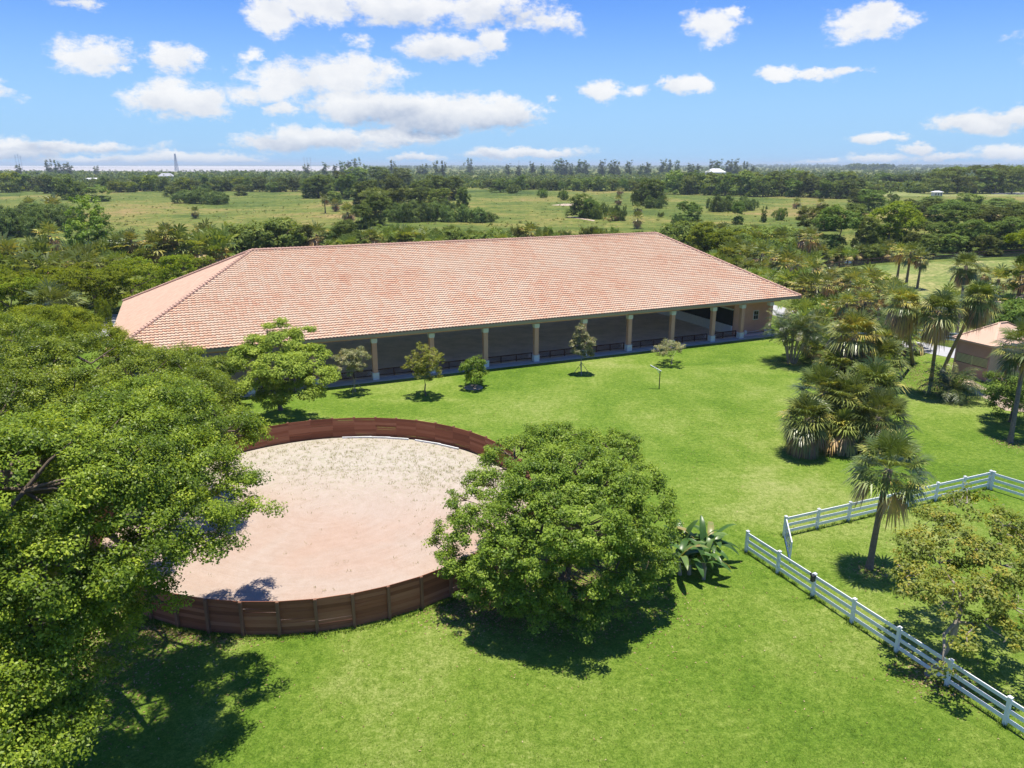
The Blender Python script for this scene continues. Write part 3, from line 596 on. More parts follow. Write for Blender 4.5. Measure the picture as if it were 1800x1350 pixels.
# low stained rail with lattice between the columns, one piece per bay
def rail_mesh(L):
    r_ = MB(); r_.box((L / 2, 0, .93), (L, .10, .10)); r_.box((L / 2, 0, .30), (L, .08, .09)); n_ = max(2, round(L / 1.9))
    for k in range(n_ + 1): r_.box((L * k / n_, 0, .56), (.10, .11, .84))
    x = 0.0
    while x < L - .6:
        r_.beam((x, -.015, .35), (x + .53, -.015, .88), .03, .035); r_.beam((x + .53, .02, .35), (x, .02, .88), .03, .035); x += .2
    return r_.mesh('lattice_rail', M['mahog'])
rails = {}
for a, b in zip(ci[:-2], ci[1:-1]):
    L = round(b - a - .5, 2)
    if L not in rails: rails[L] = rail_mesh(L)
    obj('lattice_rail', rails[L], arena, (a + .25, .62, .08))
for a, b in zip(ci[:-1], ci[1:]):
    L = round(b - a - .5, 2)
    if L not in rails: rails[L] = rail_mesh(L)
    obj('lattice_rail', rails[L], arena, (a + .25, 28.4, .08))
# end wall and tack room
mb = MB(); mb.box((48.9, 15.0, 4.3), (.2, 26.2, 1.5)); mb.box((48.9, 15.0, 1.6), (.16, 26.2, 3.9)); wl = obj('end_wall', mb.mesh('end_wall', M['peach']), arena)
mb = MB(); mb.box((48.68, 15.0, .72), (.2, 26.0, 1.24)); obj('kick_board', mb.mesh('kick_board', M['whitepaint']), arena)
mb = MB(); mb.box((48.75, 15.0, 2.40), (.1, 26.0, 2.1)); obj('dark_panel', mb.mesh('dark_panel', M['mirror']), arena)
mb = MB(); mb.box((48.72, 15.0, 3.53), (.16, 26.0, .16)); obj('trim', mb.mesh('trim', M['whitepaint']), arena)
mb = MB(); mb.box((51.9, 2.0, 2.5), (5.8, .2, 4.6)); mb.box((54.7, 15, 2.5), (.2, 25.8, 4.6)); obj('room_wall', mb.mesh('room_wall', M['peach']), arena)
mb = MB(); mb.box((0, 0, 0), (.86, .06, 1.26)); wf = obj('window', mb.mesh('window', M['whitepaint']), arena, (52.5, 1.875, 2.55))
mb = MB()
for x in (-.19, .19):
    for z in (-.29, .29): mb.box((x, -.035, z), (.34, .02, .52))
obj('pane', mb.mesh('pane', M['glass']), wf)
mb = MB(); mb.tube([(49.6, 1.5, .55), (51.2, 1.35, .42), (52.8, 1.4, .5)], [.03, .03, .03], 6)
obj('pipe', mb.mesh('pipe', M['white']), arena)
mb = MB(); mb.tube([(50.4, 1.3, .12), (50.4, 1.3, .35), (50.45, 1.3, .62), (50.4, 1.3, .7)], [.2, .24, .2, .08], 10)
tag(obj('water_tub', mb.mesh('water_tub', M['white']), None, (O[0], O[1], 0.02), YAW), 'small white bucket by the tack room wall under the arena roof', 'bucket')
tag(arena, None, None)

# ------------------------------------------------------------------ ROUND PEN
pen = thing('round_pen', 'round brown timber riding pen wall enclosing pale pink sand', 'round pen', (PC.x, PC.y, 0))
NP = 48; rp = random.Random(11); HW = 1.88
pm = MB(); pm.box((0, 0, .93), (.15, .15, 1.92)); pm.box((0, 0, 1.90), (.13, .13, .03)); postm = pm.mesh('post', M['penpost'])
for k in range(NP):
    a0 = R(-116.1 + 7.5 * k); a1 = R(-116.1 + 7.5 * (k + 1))
    obj('post', postm, pen, (math.cos(a0) * (PR + .09), math.sin(a0) * (PR + .09), 0), a0)
    am = (a0 + a1) / 2; L = 2 * PR * math.sin((a1 - a0) / 2) + .03; mb = MB(); z = .04; nb = 9
    for q in range(nb):
        h = (HW - .04) / nb; gap = rp.choice([0.002, .003, .004, .006, .008])
        if rp.random() < .13: gap = rp.choice([.02, .03, .045])
        tilt = rp.uniform(-.008, .008)
        mb.beam((-L / 2, rp.uniform(-.006, .006), z + h / 2 + tilt), (L / 2, rp.uniform(-.006, .006), z + h / 2 - tilt), .035, h - gap, r=rp.random()); z += h
    o = obj('board_panel', mb.mesh('board_panel', M['penboard']), pen, (math.cos(am) * PR * math.cos((a1 - a0) / 2), math.sin(am) * PR * math.cos((a1 - a0) / 2), 0), am + math.pi / 2)
for a in (R(93), R(86), R(79), R(66), R(58), R(-64)):
    mb = MB(); mb.beam((-1.2, 0, .30), (1.2, 0, .28), .10, .12)
    obj('edging_board', mb.mesh('edging_board', M['whitepaint']), pen, (math.cos(a) * (PR - .42), math.sin(a) * (PR - .42), 0), a + math.pi / 2)
NS = 96; V = [(0, 0, .24)]
for rr in (.35, .7, .985):
    for k in range(NS):
        a = 2 * math.pi * k / NS; V.append((math.cos(a) * PR * rr, math.sin(a) * PR * rr, .2 + (.03 if rr < .5 else -.02 if rr < .9 else 0.03)))
Fz = [(0, 1 + k, 1 + (k + 1) % NS) for k in range(NS)]
for q in range(2):
    for k in range(NS): Fz.append((1 + q * NS + k, 1 + (q + 1) * NS + k, 1 + (q + 1) * NS + (k + 1) % NS, 1 + q * NS + (k + 1) % NS))
me = bpy.data.meshes.new('sand'); me.from_pydata(V, [], Fz); me.materials.append(M['pensand'])
for p in me.polygons: p.use_smooth = True
struct('sand', me, (PC.x, PC.y, 0))

# ------------------------------------------------------------------ grass tufts and weeds
def tufts(name, pts, rng, mat, h=0.12, nb=7, spread=.08, label=None):
    n = len(pts) * nb; c = np.repeat(np.array(pts, float), nb, 0); c[:, :2] += rng.normal(size=(n, 2)) * spread
    a = rng.random(n) * 6.28; hh = h * (.5 + rng.random(n)); lean = rng.normal(size=(n, 2)) * hh[:, None] * .5
    s = np.stack([np.cos(a), np.sin(a), np.zeros(n)], 1) * (h * .10); tip = c + np.concatenate([lean, hh[:, None]], 1)
    V = np.stack([c - s, c + s, tip], 1).reshape(-1, 3); F = np.arange(n * 3).reshape(-1, 3)
    o = obj(name, mesh_np(name, V, F, mat, rng.random(n)))
    return tag(o, label, 'grass', None, 'stuff')
rg = np.random.default_rng(21)
pt = []
while len(pt) < 1500:
    a = rg.random() * 6.28; r_ = PR * math.sqrt(rg.random()) * .97; x, y = math.cos(a) * r_, math.sin(a) * r_
    pr = .02 + .9 / (1 + math.exp(-(y + .12 * x - 5 - 1.5 * math.sin(x * .8)) * .8))
    if r_ > PR * .93: pr = .8 if y > 0 else .2
    if y > 7 and rg.random() < .55: pr *= .4
    if rg.random() < pr: pt.append((PC.x + x, PC.y + y, .2))
tufts('weeds', pt, rg, M['weed'], .13, 7, .10, 'sparse dry weeds over the pale far half of the pen sand')
pt = []
while len(pt) < 15000:                                    # longer grass of the near lawn
    y = 21 + 24 * rg.random() ** 1.5; x = (rg.random() * 2 - 1) * (y * .75 + 3)
    if (x - PC.x) ** 2 + (y - PC.y) ** 2 < (PR + .3) ** 2: continue
    pt.append((x, y, .03))
tufts('lawn_grass', pt, rg, M['tuft'], .07, 6, .09, 'short green blades standing up out of the near lawn')
pt = [(PC.x + math.cos(a) * (PR + .25 + .15 * rg.random()), PC.y + math.sin(a) * (PR + .25 + .15 * rg.random()), .03) for a in np.linspace(3.3, 6.2, 400)]
tufts('wall_foot_grass', pt, rg, M['tuft'], .18, 8, .10, 'uncut grass along the foot of the pen wall')

def litter(name, label, pts, rng, mat, size):
    C = np.array(pts, float); V, F = leaves(C, unit(rng.normal(size=C.shape) * .35 + np.array((0, 0, 1.0))), size * (.6 + .8 * rng.random(len(C))), size * .5, rng, 0)
    tag(obj(name, mesh_np(name, V, F, mat, rng.random(len(C)))), label, 'leaf litter', None, 'stuff')
M['litter'] = leafmat('dry_fallen_leaves', [(0, (0.16, 0.10, 0.05)), (0.6, (0.33, 0.22, 0.11)), (1, (0.50, 0.40, 0.24))], .1, .1, .8, .1)
pt = [(bx + rg.normal() * sx_, by + rg.normal() * sy_, .05) for bx, by, sx_, sy_, n_ in ((2.9, 35, 2.6, 2.2, 5200), (-1.5, 33.6, 1.5, 1.2, 2600), (-20.5, 28, 3.2, 3.0, 5200), (-16, 31.5, 2.0, .7, 1800), (18.9, 28, .9, .8, 700), (20.3, 37, .6, .6, 250), (28, 57, 1.6, 1.4, 1600), (32.3, 82.5, 1.2, .8, 700), (45, 78, 3.5, 3.5, 3800), (44, 72, 2.5, 2.0, 1500), (41, 57, .8, .8, 400)) for _ in range(n_)]
pt = [p for p in pt if (p[0] - PC.x) ** 2 + (p[1] - PC.y) ** 2 > (PR + .3) ** 2]
litter('leaf_litter', 'brown fallen leaves under the big bush and the bottom left ficus', pt, rg, M['litter'], .12)
pt = [((rg.random() * 2 - 1) * 34, 22 + 45 * rg.random(), .07) for _ in range(2600)]
litter('scattered_leaves', 'pale fallen leaves scattered singly over the lawn', pt, rg, M['litter'], .10)

# ------------------------------------------------------------------ WHITE FENCES AND GATE
def fence(name, label, posts, first=True, last=True):
    t = thing(name, label, 'fence', (posts[0][0], posts[0][1], 0.0), 0, 'white paddock fences'); x0, y0 = posts[0]
    pm = MB(); pm.box((0, 0, .69), (.145, .145, 1.38)); pm.box((0, 0, 1.395), (.175, .175, .04)); pm.box((0, 0, 1.43), (.10, .10, .03)); me = pm.mesh('post', M['white'])
    for i, (x, y) in enumerate(posts):
        q = posts[min(i + 1, len(posts) - 1)]; p = posts[max(i - 1, 0)]
        obj('post', me, t, (x - x0, y - y0, 0), math.atan2(q[1] - p[1], q[0] - p[0]))
    for (xa, ya), (xb, yb) in zip(posts[:-1], posts[1:]):
        for z in (.36, .78, 1.22):
            mb = MB(); mb.beam((xa - x0, ya - y0, z), (xb - x0, yb - y0, z), .05, .17); obj('rail', mb.mesh('rail', M['white']), t)
    return t
FA0, FA1 = Vector((13.83, 39.1)), Vector((20.11, 25.0)); dA = (FA1 - FA0); nA_ = dA.length / 6
pa = [tuple(FA0 + dA.normalized() * nA_ * k) for k in range(0, 10)]
fence('paddock_fence', 'white three-rail fence running from the free end post towards the bottom right corner', pa)
FB0, FB1 = Vector((16.75, 41.0)), Vector((33.62, 48.0)); dB = FB1 - FB0
pb = [tuple(FB0 + dB * k / 7) for k in range(8)]
fence('paddock_fence', 'white three-rail fence behind the lone palm, from the gate to the far corner', pb)
e_ = (G(1800, 880) - Vector((FB1.x, FB1.y, 0))).to_2d().normalized()
fence('paddock_fence', 'white three-rail fence leaving the far corner towards the right edge', [tuple(FB1 + e_ * (.2 + 2.5 * k)) for k in range(0, 6)])
gt = thing('metal_gate', 'open white metal field gate hanging from the end post of the fence behind the palm', 'gate', (16.72, 40.85, 0))
g1 = G(1388, 989); gd = (Vector((g1.x, g1.y)) - Vector((16.72, 40.85))); gl = gd.length; gd.normalize()
mb = MB()
for z in (.15, 1.3): mb.tube([(gd.x * .12, gd.y * .12, z), (gd.x * gl, gd.y * gl, z)], [.035, .035], 8)
for s_ in (.12, gl): mb.tube([(gd.x * s_, gd.y * s_, .12), (gd.x * s_, gd.y * s_, 1.33)], [.035, .035], 8)
obj('gate_frame', mb.mesh('gate_frame', M['white']), gt)
mb = MB()
for z in (.37, .6, .83, 1.06): mb.tube([(gd.x * .12, gd.y * .12, z), (gd.x * gl, gd.y * gl, z)], [.02, .02], 6)
for k in range(1, 4): mb.tube([(gd.x * gl * k / 4, gd.y * gl * k / 4, .15), (gd.x * gl * k / 4, gd.y * gl * k / 4, 1.3)], [.018, .018], 6)
obj('gate_bar', mb.mesh('gate_bar', M['metal']), gt)
pt = [(x + rg.normal() * .16, y + rg.normal() * .16, .03) for x, y in pa + pb for _ in range(16)] + [(*(Vector(a).lerp(Vector(b), rg.random()) + Vector((rg.normal() * .07, rg.normal() * .07))), .03) for L_ in (pa, pb) for a, b in zip(L_[:-1], L_[1:]) for _ in range(26)]
tufts('fence_foot_grass', pt, rg, M['tuft'], .16, 7, .06, 'uncut grass round the posts of the white fences')
p2 = pa[2]; mb = MB(); mb.box((0, 0, .05), (.16, .22, .34)); mb.tube([(-.05, -.08, .2), (-.1, -.12, .32), (-.02, -.1, .38)], [.03, .05, .03], 8)
tag(obj('latch_box', mb.mesh('latch_box', M['darkmetal']), None, (p2[0] - .12, p2[1] - .08, 1.12), math.atan2(dA.y, dA.x)), 'small dark box strapped to the third post of the near white fence', 'box')
# far white fence by the road, canal rail
fence('paddock_fence', 'white rail fence across the drive between the palms and the shed', [(50.2, 96.5), (52.8, 95), (55.4, 93.5), (58, 92.1), (60.6, 90.8), (63.2, 89.4), (65.8, 88.0)])
cf = [G(u, v) for u, v in ((1425, 475), (1450, 472.5), (1475, 470), (1500, 467.2), (1525, 464.5), (1550, 462), (1575, 459.5), (1600, 457.5), (1640, 455), (1680, 453), (1720, 451), (1760, 449), (1800, 447))]
t = thing('canal_rail', 'dark post and rail fence along the canal beyond the palms', 'fence', cf[0])
for a, b in zip(cf[:-1], cf[1:]):
    pm = MB(); pm.box((0, 0, .65), (.18, .18, 1.3)); obj('post', pm.mesh('post', M['brownwood']), t, a - cf[0])
    mb = MB(); a_ = a - cf[0]; b_ = b - cf[0]
    for z in (.5, 1.15): mb.beam((a_.x, a_.y, z), (b_.x, b_.y, z), .06, .16)
    obj('rail', mb.mesh('rail', M['brownwood']), t)

# ------------------------------------------------------------------ pole with slanted plank
t = thing('lawn_post', 'slim post with a pale slanted plank on top, alone on the open lawn', 'post', (15.05, 72.4, 0.02))
mb = MB(); mb.tube([(0, 0, -.05), (0, 0, 1.9)], [.05, .045], 8); obj('pole', mb.mesh('pole', M['darkmetal']), t)
mb = MB(); mb.beam((.12, 0, 1.85), (-1.0, .12, 2.45), .16, .05); mb.beam((.04, 0, 1.5), (-.35, .04, 2.06), .04, .04); obj('plank', mb.mesh('plank', M['whitepaint']), t)

# ------------------------------------------------------------------ SHED
sA = G(1674, 592.6, 4.0); sB = G(1746.6, 609.4, 4.0)
sx_ = (sA - sB).to_2d(); LL = sx_.length; sang = math.atan2(sx_.y, sx_.x)
shed = thing('shed', 'low tan-roofed outbuilding with mauve board walls beside the palms', 'shed', (sB.x, sB.y, 0), sang)
# local x: away along the seen wall, local y negative: to the right
WD = 8.5; ov = .45
mb = MB(); nb = 16
for k in range(nb):
    z = 2.5 + k * .1; mb.box((LL / 2, -ov, z), (LL - 2 * ov, .06 + .03 * (k % 2 == 0), .098))
for k in range(14):
    z = .1 + k * .1; mb.box((LL / 2, -ov, z), (LL - 2 * ov, .06 + .03 * (k % 2 == 0), .098))
for k in range(38): mb.box((ov, -WD / 2, .1 + k * .1), (.06 + .03 * (k % 2 == 0), WD - 2 * ov, .098)); mb.box((LL - ov, -WD / 2, .1 + k * .1), (.06, WD - 2 * ov, .098))
mb.box((LL / 2, -WD + ov, 2), (LL - 2 * ov, .1, 3.9)); obj('wall', mb.mesh('wall', M['shedwall']), shed)
mb = MB()
for k in range(7): mb.beam((ov + .1, -ov + .04, 1.58 + k * .13), (LL - ov - .1, -ov + .04, 1.58 + k * .13), .04, .075)
mb.box((LL / 2, -ov, 1.95), (.1, .08, .98)); obj('slat_panel', mb.mesh('slat_panel', M['slat']), shed)
pm = MB(); pm.box((0, 0, 2), (.18, .18, 4)); me = pm.mesh('corner_post', M['shedwall'])
for x, y in ((ov, -ov + .03), (LL - ov, -ov + .03), (ov - .03, -WD + ov)): obj('corner_post', me, shed, (x, y, 0))
mb = MB(); ra, rb = (LL / 2, -WD / 2 + 0.6, 5.75), (LL / 2, -WD / 2 - 0.6, 5.75)
c4 = [(0, 0, 4), (LL, 0, 4), (LL, -WD, 4), (0, -WD, 4)]
mb.add([*c4, ra, rb], [(0, 1, 4), (1, 2, 5, 4), (2, 3, 5), (3, 0, 4, 5)]); mb.add([(x, y, 3.86) for x, y, z in c4], [(3, 2, 1, 0)])
for a, b in zip(c4, c4[1:] + c4[:1]): mb.beam((a[0], a[1], 3.93), (b[0], b[1], 3.93), .05, .18)
rf_ = obj('roof', mb.mesh('roof', M['shedroof']), shed)
mb = MB()
for p, q in ((c4[0], ra), (c4[1], ra), (ra, rb), (c4[3], rb), (c4[2], rb)): mb.beam(np.array(p) + np.array((0, 0, .04)), np.array(q) + np.array((0, 0, .04)), .25, .06)
obj('ridge_cap', mb.mesh('ridge_cap', M['shedroof']), rf_)
struct('bare_soil', poly('bare_soil', [tuple(G(u, v))[:2] for u, v in ((1682, 672), (1705, 688), (1738, 704), (1765, 722), (1800, 725), (1800, 712), (1745, 690), (1700, 664))], .045, M['mulch']))
# brown timber enclosure half hidden by palms
en = thing('timber_enclosure', 'brown board enclosure half hidden in the palms by the drive', 'enclosure', G(1572, 645), -.3)
mb = MB()
for k in range(10): mb.box((-.9 + k * .2, 0, 1.0), (.17, .05, 2.0), r=.5)
obj('board_side', mb.mesh('board_side', M['brownwood']), en)
mb = MB()
for k in range(8): mb.box((.95, .1 + k * .2, 1.0), (.05, .17, 2.0))
obj('board_side', mb.mesh('board_side', M['brownwood']), en)

# ------------------------------------------------------------------ NEAR TREES
def tree(name, label, cat, base, blobs, fork, r0, nsub, rsub, nleaf, size, mat, seed, bark='bark', flat=.6, aspect=.55, low=-.45, ntw=60, inner=.72, group=None, cutz=.3, spray=0, droop=.35, holes=(0, 0)):
    rng = np.random.default_rng(seed); t = thing(name, label, cat, (base[0], base[1], 0.02), 0, group)
    me, cc = foliage('crown', blobs, nsub, rsub, nleaf, size, rng, M[mat], flat, aspect, low, inner, cutz, spray, droop, holes)
    mb = limbs(MB(), (0, 0, 0), fork, blobs, r0, rng, cc, ntw)
    obj('trunk', mb.mesh('trunk', M[bark], True), t); obj('crown', me, t); return t
def blobfield(n, c, r, rng, br=(1.6, 2.8), fl=.75, zb=0.0):
    """a rounded mass made of n smaller lobes"""
    out = []
    for i in range(n):
        d = unit(rng.normal(size=3)); d[2] = abs(d[2]) * 1.0 + zb if rng.random() < .8 else -abs(d[2]) * .5
        k = .35 + .6 * rng.random() ** .6; s = rng.uniform(*br); out.append((c[0] + d[0] * r[0] * k, c[1] + d[1] * r[1] * k, c[2] + d[2] * r[2] * k, s, s, s * fl))
    return out
# big ficus, bottom left: hand placed lobes (world coords), then shifted to its own base
def W(lobes, base): return [(x - base[0], y - base[1], z, a, b, c) for x, y, z, a, b, c in lobes]
def at(u, v, z): p = G(u, v, z); return p.x, p.y, z
def L3(u, v, z, r, f_=.62): return (*at(u, v, z), r, r, r * f_)
bA = (-20.6, 28.2)
LA = [L3(60, 830, 11.4, 3), L3(170, 790, 11.4, 3), L3(270, 740, 10.9, 2.8), L3(312, 820, 10.1, 2.06), L3(222, 880, 10.1, 2.24), L3(120, 920, 10.4, 2.7), L3(20, 960, 10.4, 2.7),
      L3(312, 920, 9.1, 1.63), L3(402, 850, 8.9, 1.2), L3(442, 895, 8.3, 0.82, .5), L3(367, 960, 8.1, 0.86, .5), L3(217, 985, 8.9, 1.72), L3(140, 1040, 8.2, 1.9), L3(45, 1080, 8.7, 2),
      L3(232, 1040, 7.2, 1.03), L3(272, 1050, 6.6, 0.69), L3(190, 1120, 6.6, 1.1), L3(110, 1210, 6.2, 1.2), L3(30, 1230, 6.7, 1.5), L3(80, 1290, 5.8, 1.2), L3(20, 1340, 6, 1.3), L3(150, 1180, 5.8, 0.7),
      L3(-70, 900, 10.9, 3), L3(-80, 1050, 9.2, 2.8), L3(-60, 1200, 7.7, 2.4), L3(-90, 1330, 6.7, 2), L3(10, 850, 12.4, 2.8), L3(390, 760, 9.4, 1.7), L3(445, 770, 8.5, 0.8, .5), L3(110, 870, 11.1, 2.8), L3(190, 930, 9.9, 2.4), L3(237, 835, 10.5, 2.06), L3(80, 990, 10.1, 2.4), L3(150, 840, 11.5, 2.6), L3(-160, 980, 10.9, 3.2), L3(-170, 1200, 8.2, 3)]
LA += [(x, y, z - 2.0, a * .85, b * .85, c * .9) for x, y, z, a, b, c in LA if z > 7 and x < -15.5]
tree('ficus_tree', 'huge spreading ficus at the bottom left, its branches reaching over the pen', 'tree', bA, W(LA, bA), (0.3, .2, 4.6), 0.62, 4400, .46, 150, .115, 'ficus', 1, holes=(24, .75), ntw=260, cutz=1.0, low=-.3, spray=.5)
bB = (-27.5, 46.5)
LB = [L3(60, 660, 9.5, 3.4), L3(160, 640, 9.5, 3.0), L3(250, 670, 8.5, 3.0), L3(330, 700, 8.0, 2.6), L3(110, 720, 9.5, 3.0), L3(210, 740, 8.5, 2.6), L3(0, 730, 10, 3.2), L3(340, 690, 7.6, 2.2), L3(360, 740, 7.0, 1.8),
      L3(-80, 680, 10, 3.4), L3(30, 600, 9.5, 2.6), L3(-60, 780, 9.5, 3.2), L3(300, 640, 8.0, 1.9)]
LB += [(x, y, z - 2.4, a * .9, b * .9, c * .9) for x, y, z, a, b, c in LB]
tree('ficus_tree', 'second dark ficus, between the bottom left one and the arena roof corner', 'tree', bB, W(LB, bB), (0, 0, 3.8), .5, 3200, .46, 110, .13, 'ficus', 2, holes=(44, .9), ntw=120, cutz=1.0, low=-.3, spray=.5)
bC = (-36.0, 62.0)
LC = [L3(60, 580, 7.5, 3.0), L3(130, 575, 6.8, 2.4), L3(180, 600, 6.0, 2.2), L3(15, 600, 8, 3.0), L3(110, 560, 7.0, 1.9), L3(230, 625, 5.2, 1.9), L3(-50, 580, 8, 3.2), L3(60, 630, 7, 2.6)]
tree('ficus_tree', 'yellower ficus at the left edge, in front of the arena driveway', 'tree', bC, W(LC, bC), (0, 0, 3), .4, 1400, .46, 90, .15, 'lime', 3, holes=(24, .9), ntw=60, cutz=.8, low=-.3, spray=.4)
bE = (-24.5, 58.5)
LE = [L3(375, 650, 4.6, 1.6), L3(395, 690, 4.0, 1.4), L3(350, 665, 4.8, 1.5), L3(300, 640, 5.2, 1.6), L3(415, 640, 4.2, 1.2), L3(330, 625, 5.0, 1.3), L3(400, 715, 3.2, 1.2)]
tree('ficus_tree', 'smaller dark ficus beside the bright feathery tree, above the far left pen wall', 'tree', bE, W(LE, bE), (0, 0, 2.2), .25, 230, .6, 110, .17, 'ficus', 4, ntw=40, cutz=.5)
bD = (-21.6, 65.5)
LD = [L3(495, 605, 6.6, 1.8), L3(440, 630, 5.8, 1.7), L3(540, 630, 5.8, 1.7), L3(560, 660, 4.6, 1.5), L3(490, 650, 5.5, 2.0), L3(455, 675, 4.2, 1.5), L3(520, 690, 3.6, 1.5), L3(495, 570, 8.0, .75), L3(468, 577, 7.8, .55), L3(532, 583, 7.6, .8), L3(450, 600, 7.0, .8), L3(480, 700, 2.9, 1.3), L3(550, 690, 3.2, 1.0)]
tree('feathery_tree', 'bright green feathery-leaved tree in front of the arena roof eave', 'tree', bD, W(LD, bD), (0, 0, 2.4), .2, 330, .62, 105, .22, 'brightleaf', 6, ntw=60, cutz=.5, flat=.5, aspect=.5)
# big round bush in the middle
bM_ = (2.9, 36.0); rgm = np.random.default_rng(9)
LM = [L3(978, 772, 7.3, 1.0), L3(1095, 782, 6.4, .9), L3(915, 792, 6.4, .8), L3(1155, 870, 4.6, .8), L3(840, 850, 4.8, .8), L3(975, 795, 6.6, 2.2), L3(1060, 800, 6.0, 2.0), L3(905, 810, 5.6, 1.9), L3(870, 860, 4.8, 1.7), L3(1110, 850, 5.0, 1.8), L3(1000, 880, 6.2, 2.6), L3(1150, 920, 3.8, 1.5), L3(1080, 920, 5.0, 2.1), L3(930, 910, 5.4, 2.1),
      L3(860, 930, 4.2, 1.7), L3(800, 930, 3.6, 1.0), L3(775, 960, 3.0, .75), L3(880, 1000, 3.4, 1.5), L3(960, 980, 4.2, 1.8), L3(1060, 1000, 3.4, 1.6), L3(1140, 990, 2.6, 1.3), L3(840, 1030, 2.2, 1.0), L3(1050, 1065, 1.9, .9), L3(1160, 945, 3.2, .8), L3(800, 1000, 2.6, .8), L3(990, 1045, 2.4, 1.0), L3(1075, 1085, 1.5, .6), L3(820, 880, 4.4, 1.0), L3(1010, 830, 7.2, 2.0), L3(960, 850, 6.9, 1.9), L3(1060, 860, 6.4, 1.9), L3(1020, 930, 5.8, 2.1), L3(1130, 880, 4.6, 1.5), L3(910, 960, 4.6, 1.7), L3(1110, 960, 3.6, 1.5), L3(1010, 1010, 3.4, 1.6), L3(930, 1040, 2.6, 1.2), L3(1100, 1030, 2.2, 1.1), L3(880, 1050, 1.5, 1.1), L3(950, 1080, 1.3, 1.0), L3(1020, 1090, 1.2, .9), L3(1120, 1040, 1.6, .7), L3(820, 1010, 1.9, .9), L3(1165, 990, 2.2, .6)]
tree('broad_bush', 'large round glossy-leaved bush in the middle, overhanging the right side of the pen', 'bush', bM_, W(LM, bM_), (.2, .2, 1.6), .26, 3000, .33, 74, .13, 'bushleaf', 9, holes=(44, .7), ntw=300, cutz=.35, spray=.7, low=-.35, inner=.7)
# oak-like sparse tree on the near fence
bO = (18.75, 28.15)
LO = [L3(1650, 990, 4.4, .8), L3(1660, 1060, 3.6, .7), L3(1730, 970, 5.0, 1.0), L3(1610, 960, 4.6, .9), L3(1645, 915, 5.3, .9), L3(1700, 885, 6.0, 1.1), L3(1760, 925, 5.6, 1.1), L3(1690, 950, 5.2, 1.0), L3(1760, 995, 4.8, 1.1), L3(1615, 1030, 3.9, .85), L3(1720, 1040, 4.3, 1.0), L3(1790, 1060, 3.9, 1.0), L3(1745, 1110, 3.1, .85), L3(1700, 1130, 2.9, .55), L3(1810, 950, 5.0, 1.1), L3(1595, 1000, 3.9, .6), L3(1835, 1040, 4.2, 1.0), L3(1655, 1175, 1.3, .28), L3(1780, 1130, 2.9, .6)]
tree('thin_crowned_tree', 'yellow-green thin-crowned tree with a bare leaning trunk on the near white fence', 'tree', bO, W(LO, bO), (.95, .2, 3.6), .16, 760, .34, 40, .16, 'sparse', 12, holes=(16, .5), ntw=170, cutz=.6, inner=.35, spray=.6, bark='palebark')
# small trees on the lawn along the arena
def small(name, label, base, h, blobs, fork, r0, nsub, rsub, nl, size, mat, seed, bark='bark', stakes=False, **k):
    t = tree(name, label, 'tree' if 'tree' in name else 'bush', base, blobs, fork, r0, nsub, rsub, nl, size, mat, seed, bark, ntw=k.pop('ntw', 60), **k)
    if stakes:
        for q in range(3):
            a = q * 2.1 + .4; mb = MB(); mb.tube([(math.cos(a) * .9, math.sin(a) * .9, 0), (0, 0, 1.25)], [.03, .025], 6); obj('stake', mb.mesh('stake', M['palebark']), t)
    return t
LAWN_TREES = 'small trees planted along the arena'
def cloud(n, cz, rx, rz, br, rng):
    return blobfield(n, (0, 0, cz), (rx, rx, rz), rng, br, .8)
g_ = np.random.default_rng(31)
small('young_tree', 'silvery young staked tree beside the bright feathery tree', (-15.8, 71.2), 4.6, cloud(16, 2.7, 1.5, 1.9, (.55, .85), g_), (0, 0, 1.1), .06, 260, .28, 38, .15, 'silver', 41, 'palebark', True, cutz=.8, group=LAWN_TREES, inner=.3)
small('young_tree', 'yellow-green young tree with a dark trunk, between the silvery and the round bush', (-8.55, 69.9), 4.7, cloud(20, 2.9, 1.45, 2.1, (.6, .95), g_), (0, 0, 1.2), .08, 420, .26, 44, .13, 'yelgreen', 42, 'bark', group=LAWN_TREES, inner=.4, spray=.5)
small('round_bush', 'dense rounded green bush in a soil ring before the third visible column', (-3.95, 72.8), 3.4, cloud(16, 1.7, 1.15, 1.45, (.55, .85), g_) + [(0, 0, .9, .9, .9, .6)], (0, 0, .7), .07, 340, .28, 50, .13, 'bushleaf', 43, group=LAWN_TREES, cutz=.15)
mb = MB(); mb.tube([(0, 0, 0), (0, 0, .05)], [1.0, .9], 24); struct('soil_ring', mb.mesh('soil_ring', M['mulch']), (-3.95, 72.75, .02))
small('young_tree', 'pale slender staked tree standing in front of the middle columns', (7.6, 78.0), 5.7, [(-.2, 0, 5.0, .45, .45, .5), (-.1, .1, 4.2, .75, .75, .6), (.4, 0, 3.5, .95, .9, .7), (-.5, 0, 3.4, .8, .8, .6), (.3, .1, 2.7, .95, .9, .6), (-.3, -.2, 2.6, .7, .7, .5), (.6, 0, 2.2, .6, .6, .4)], (0, 0, 2.1), .06, 300, .26, 36, .15, 'silver', 44, 'palebark', True, group=LAWN_TREES, inner=.35)
small('wispy_bush', 'loose straw-coloured bush low in front of the right-hand columns', (18.3, 82.0), 3.2, cloud(18, 1.6, 2.1, 1.4, (.45, .75), g_), (0, 0, .5), .06, 300, .24, 22, .14, 'silver', 45, 'palebark', group=LAWN_TREES, inner=.2, cutz=.1, spray=.7, ntw=140)

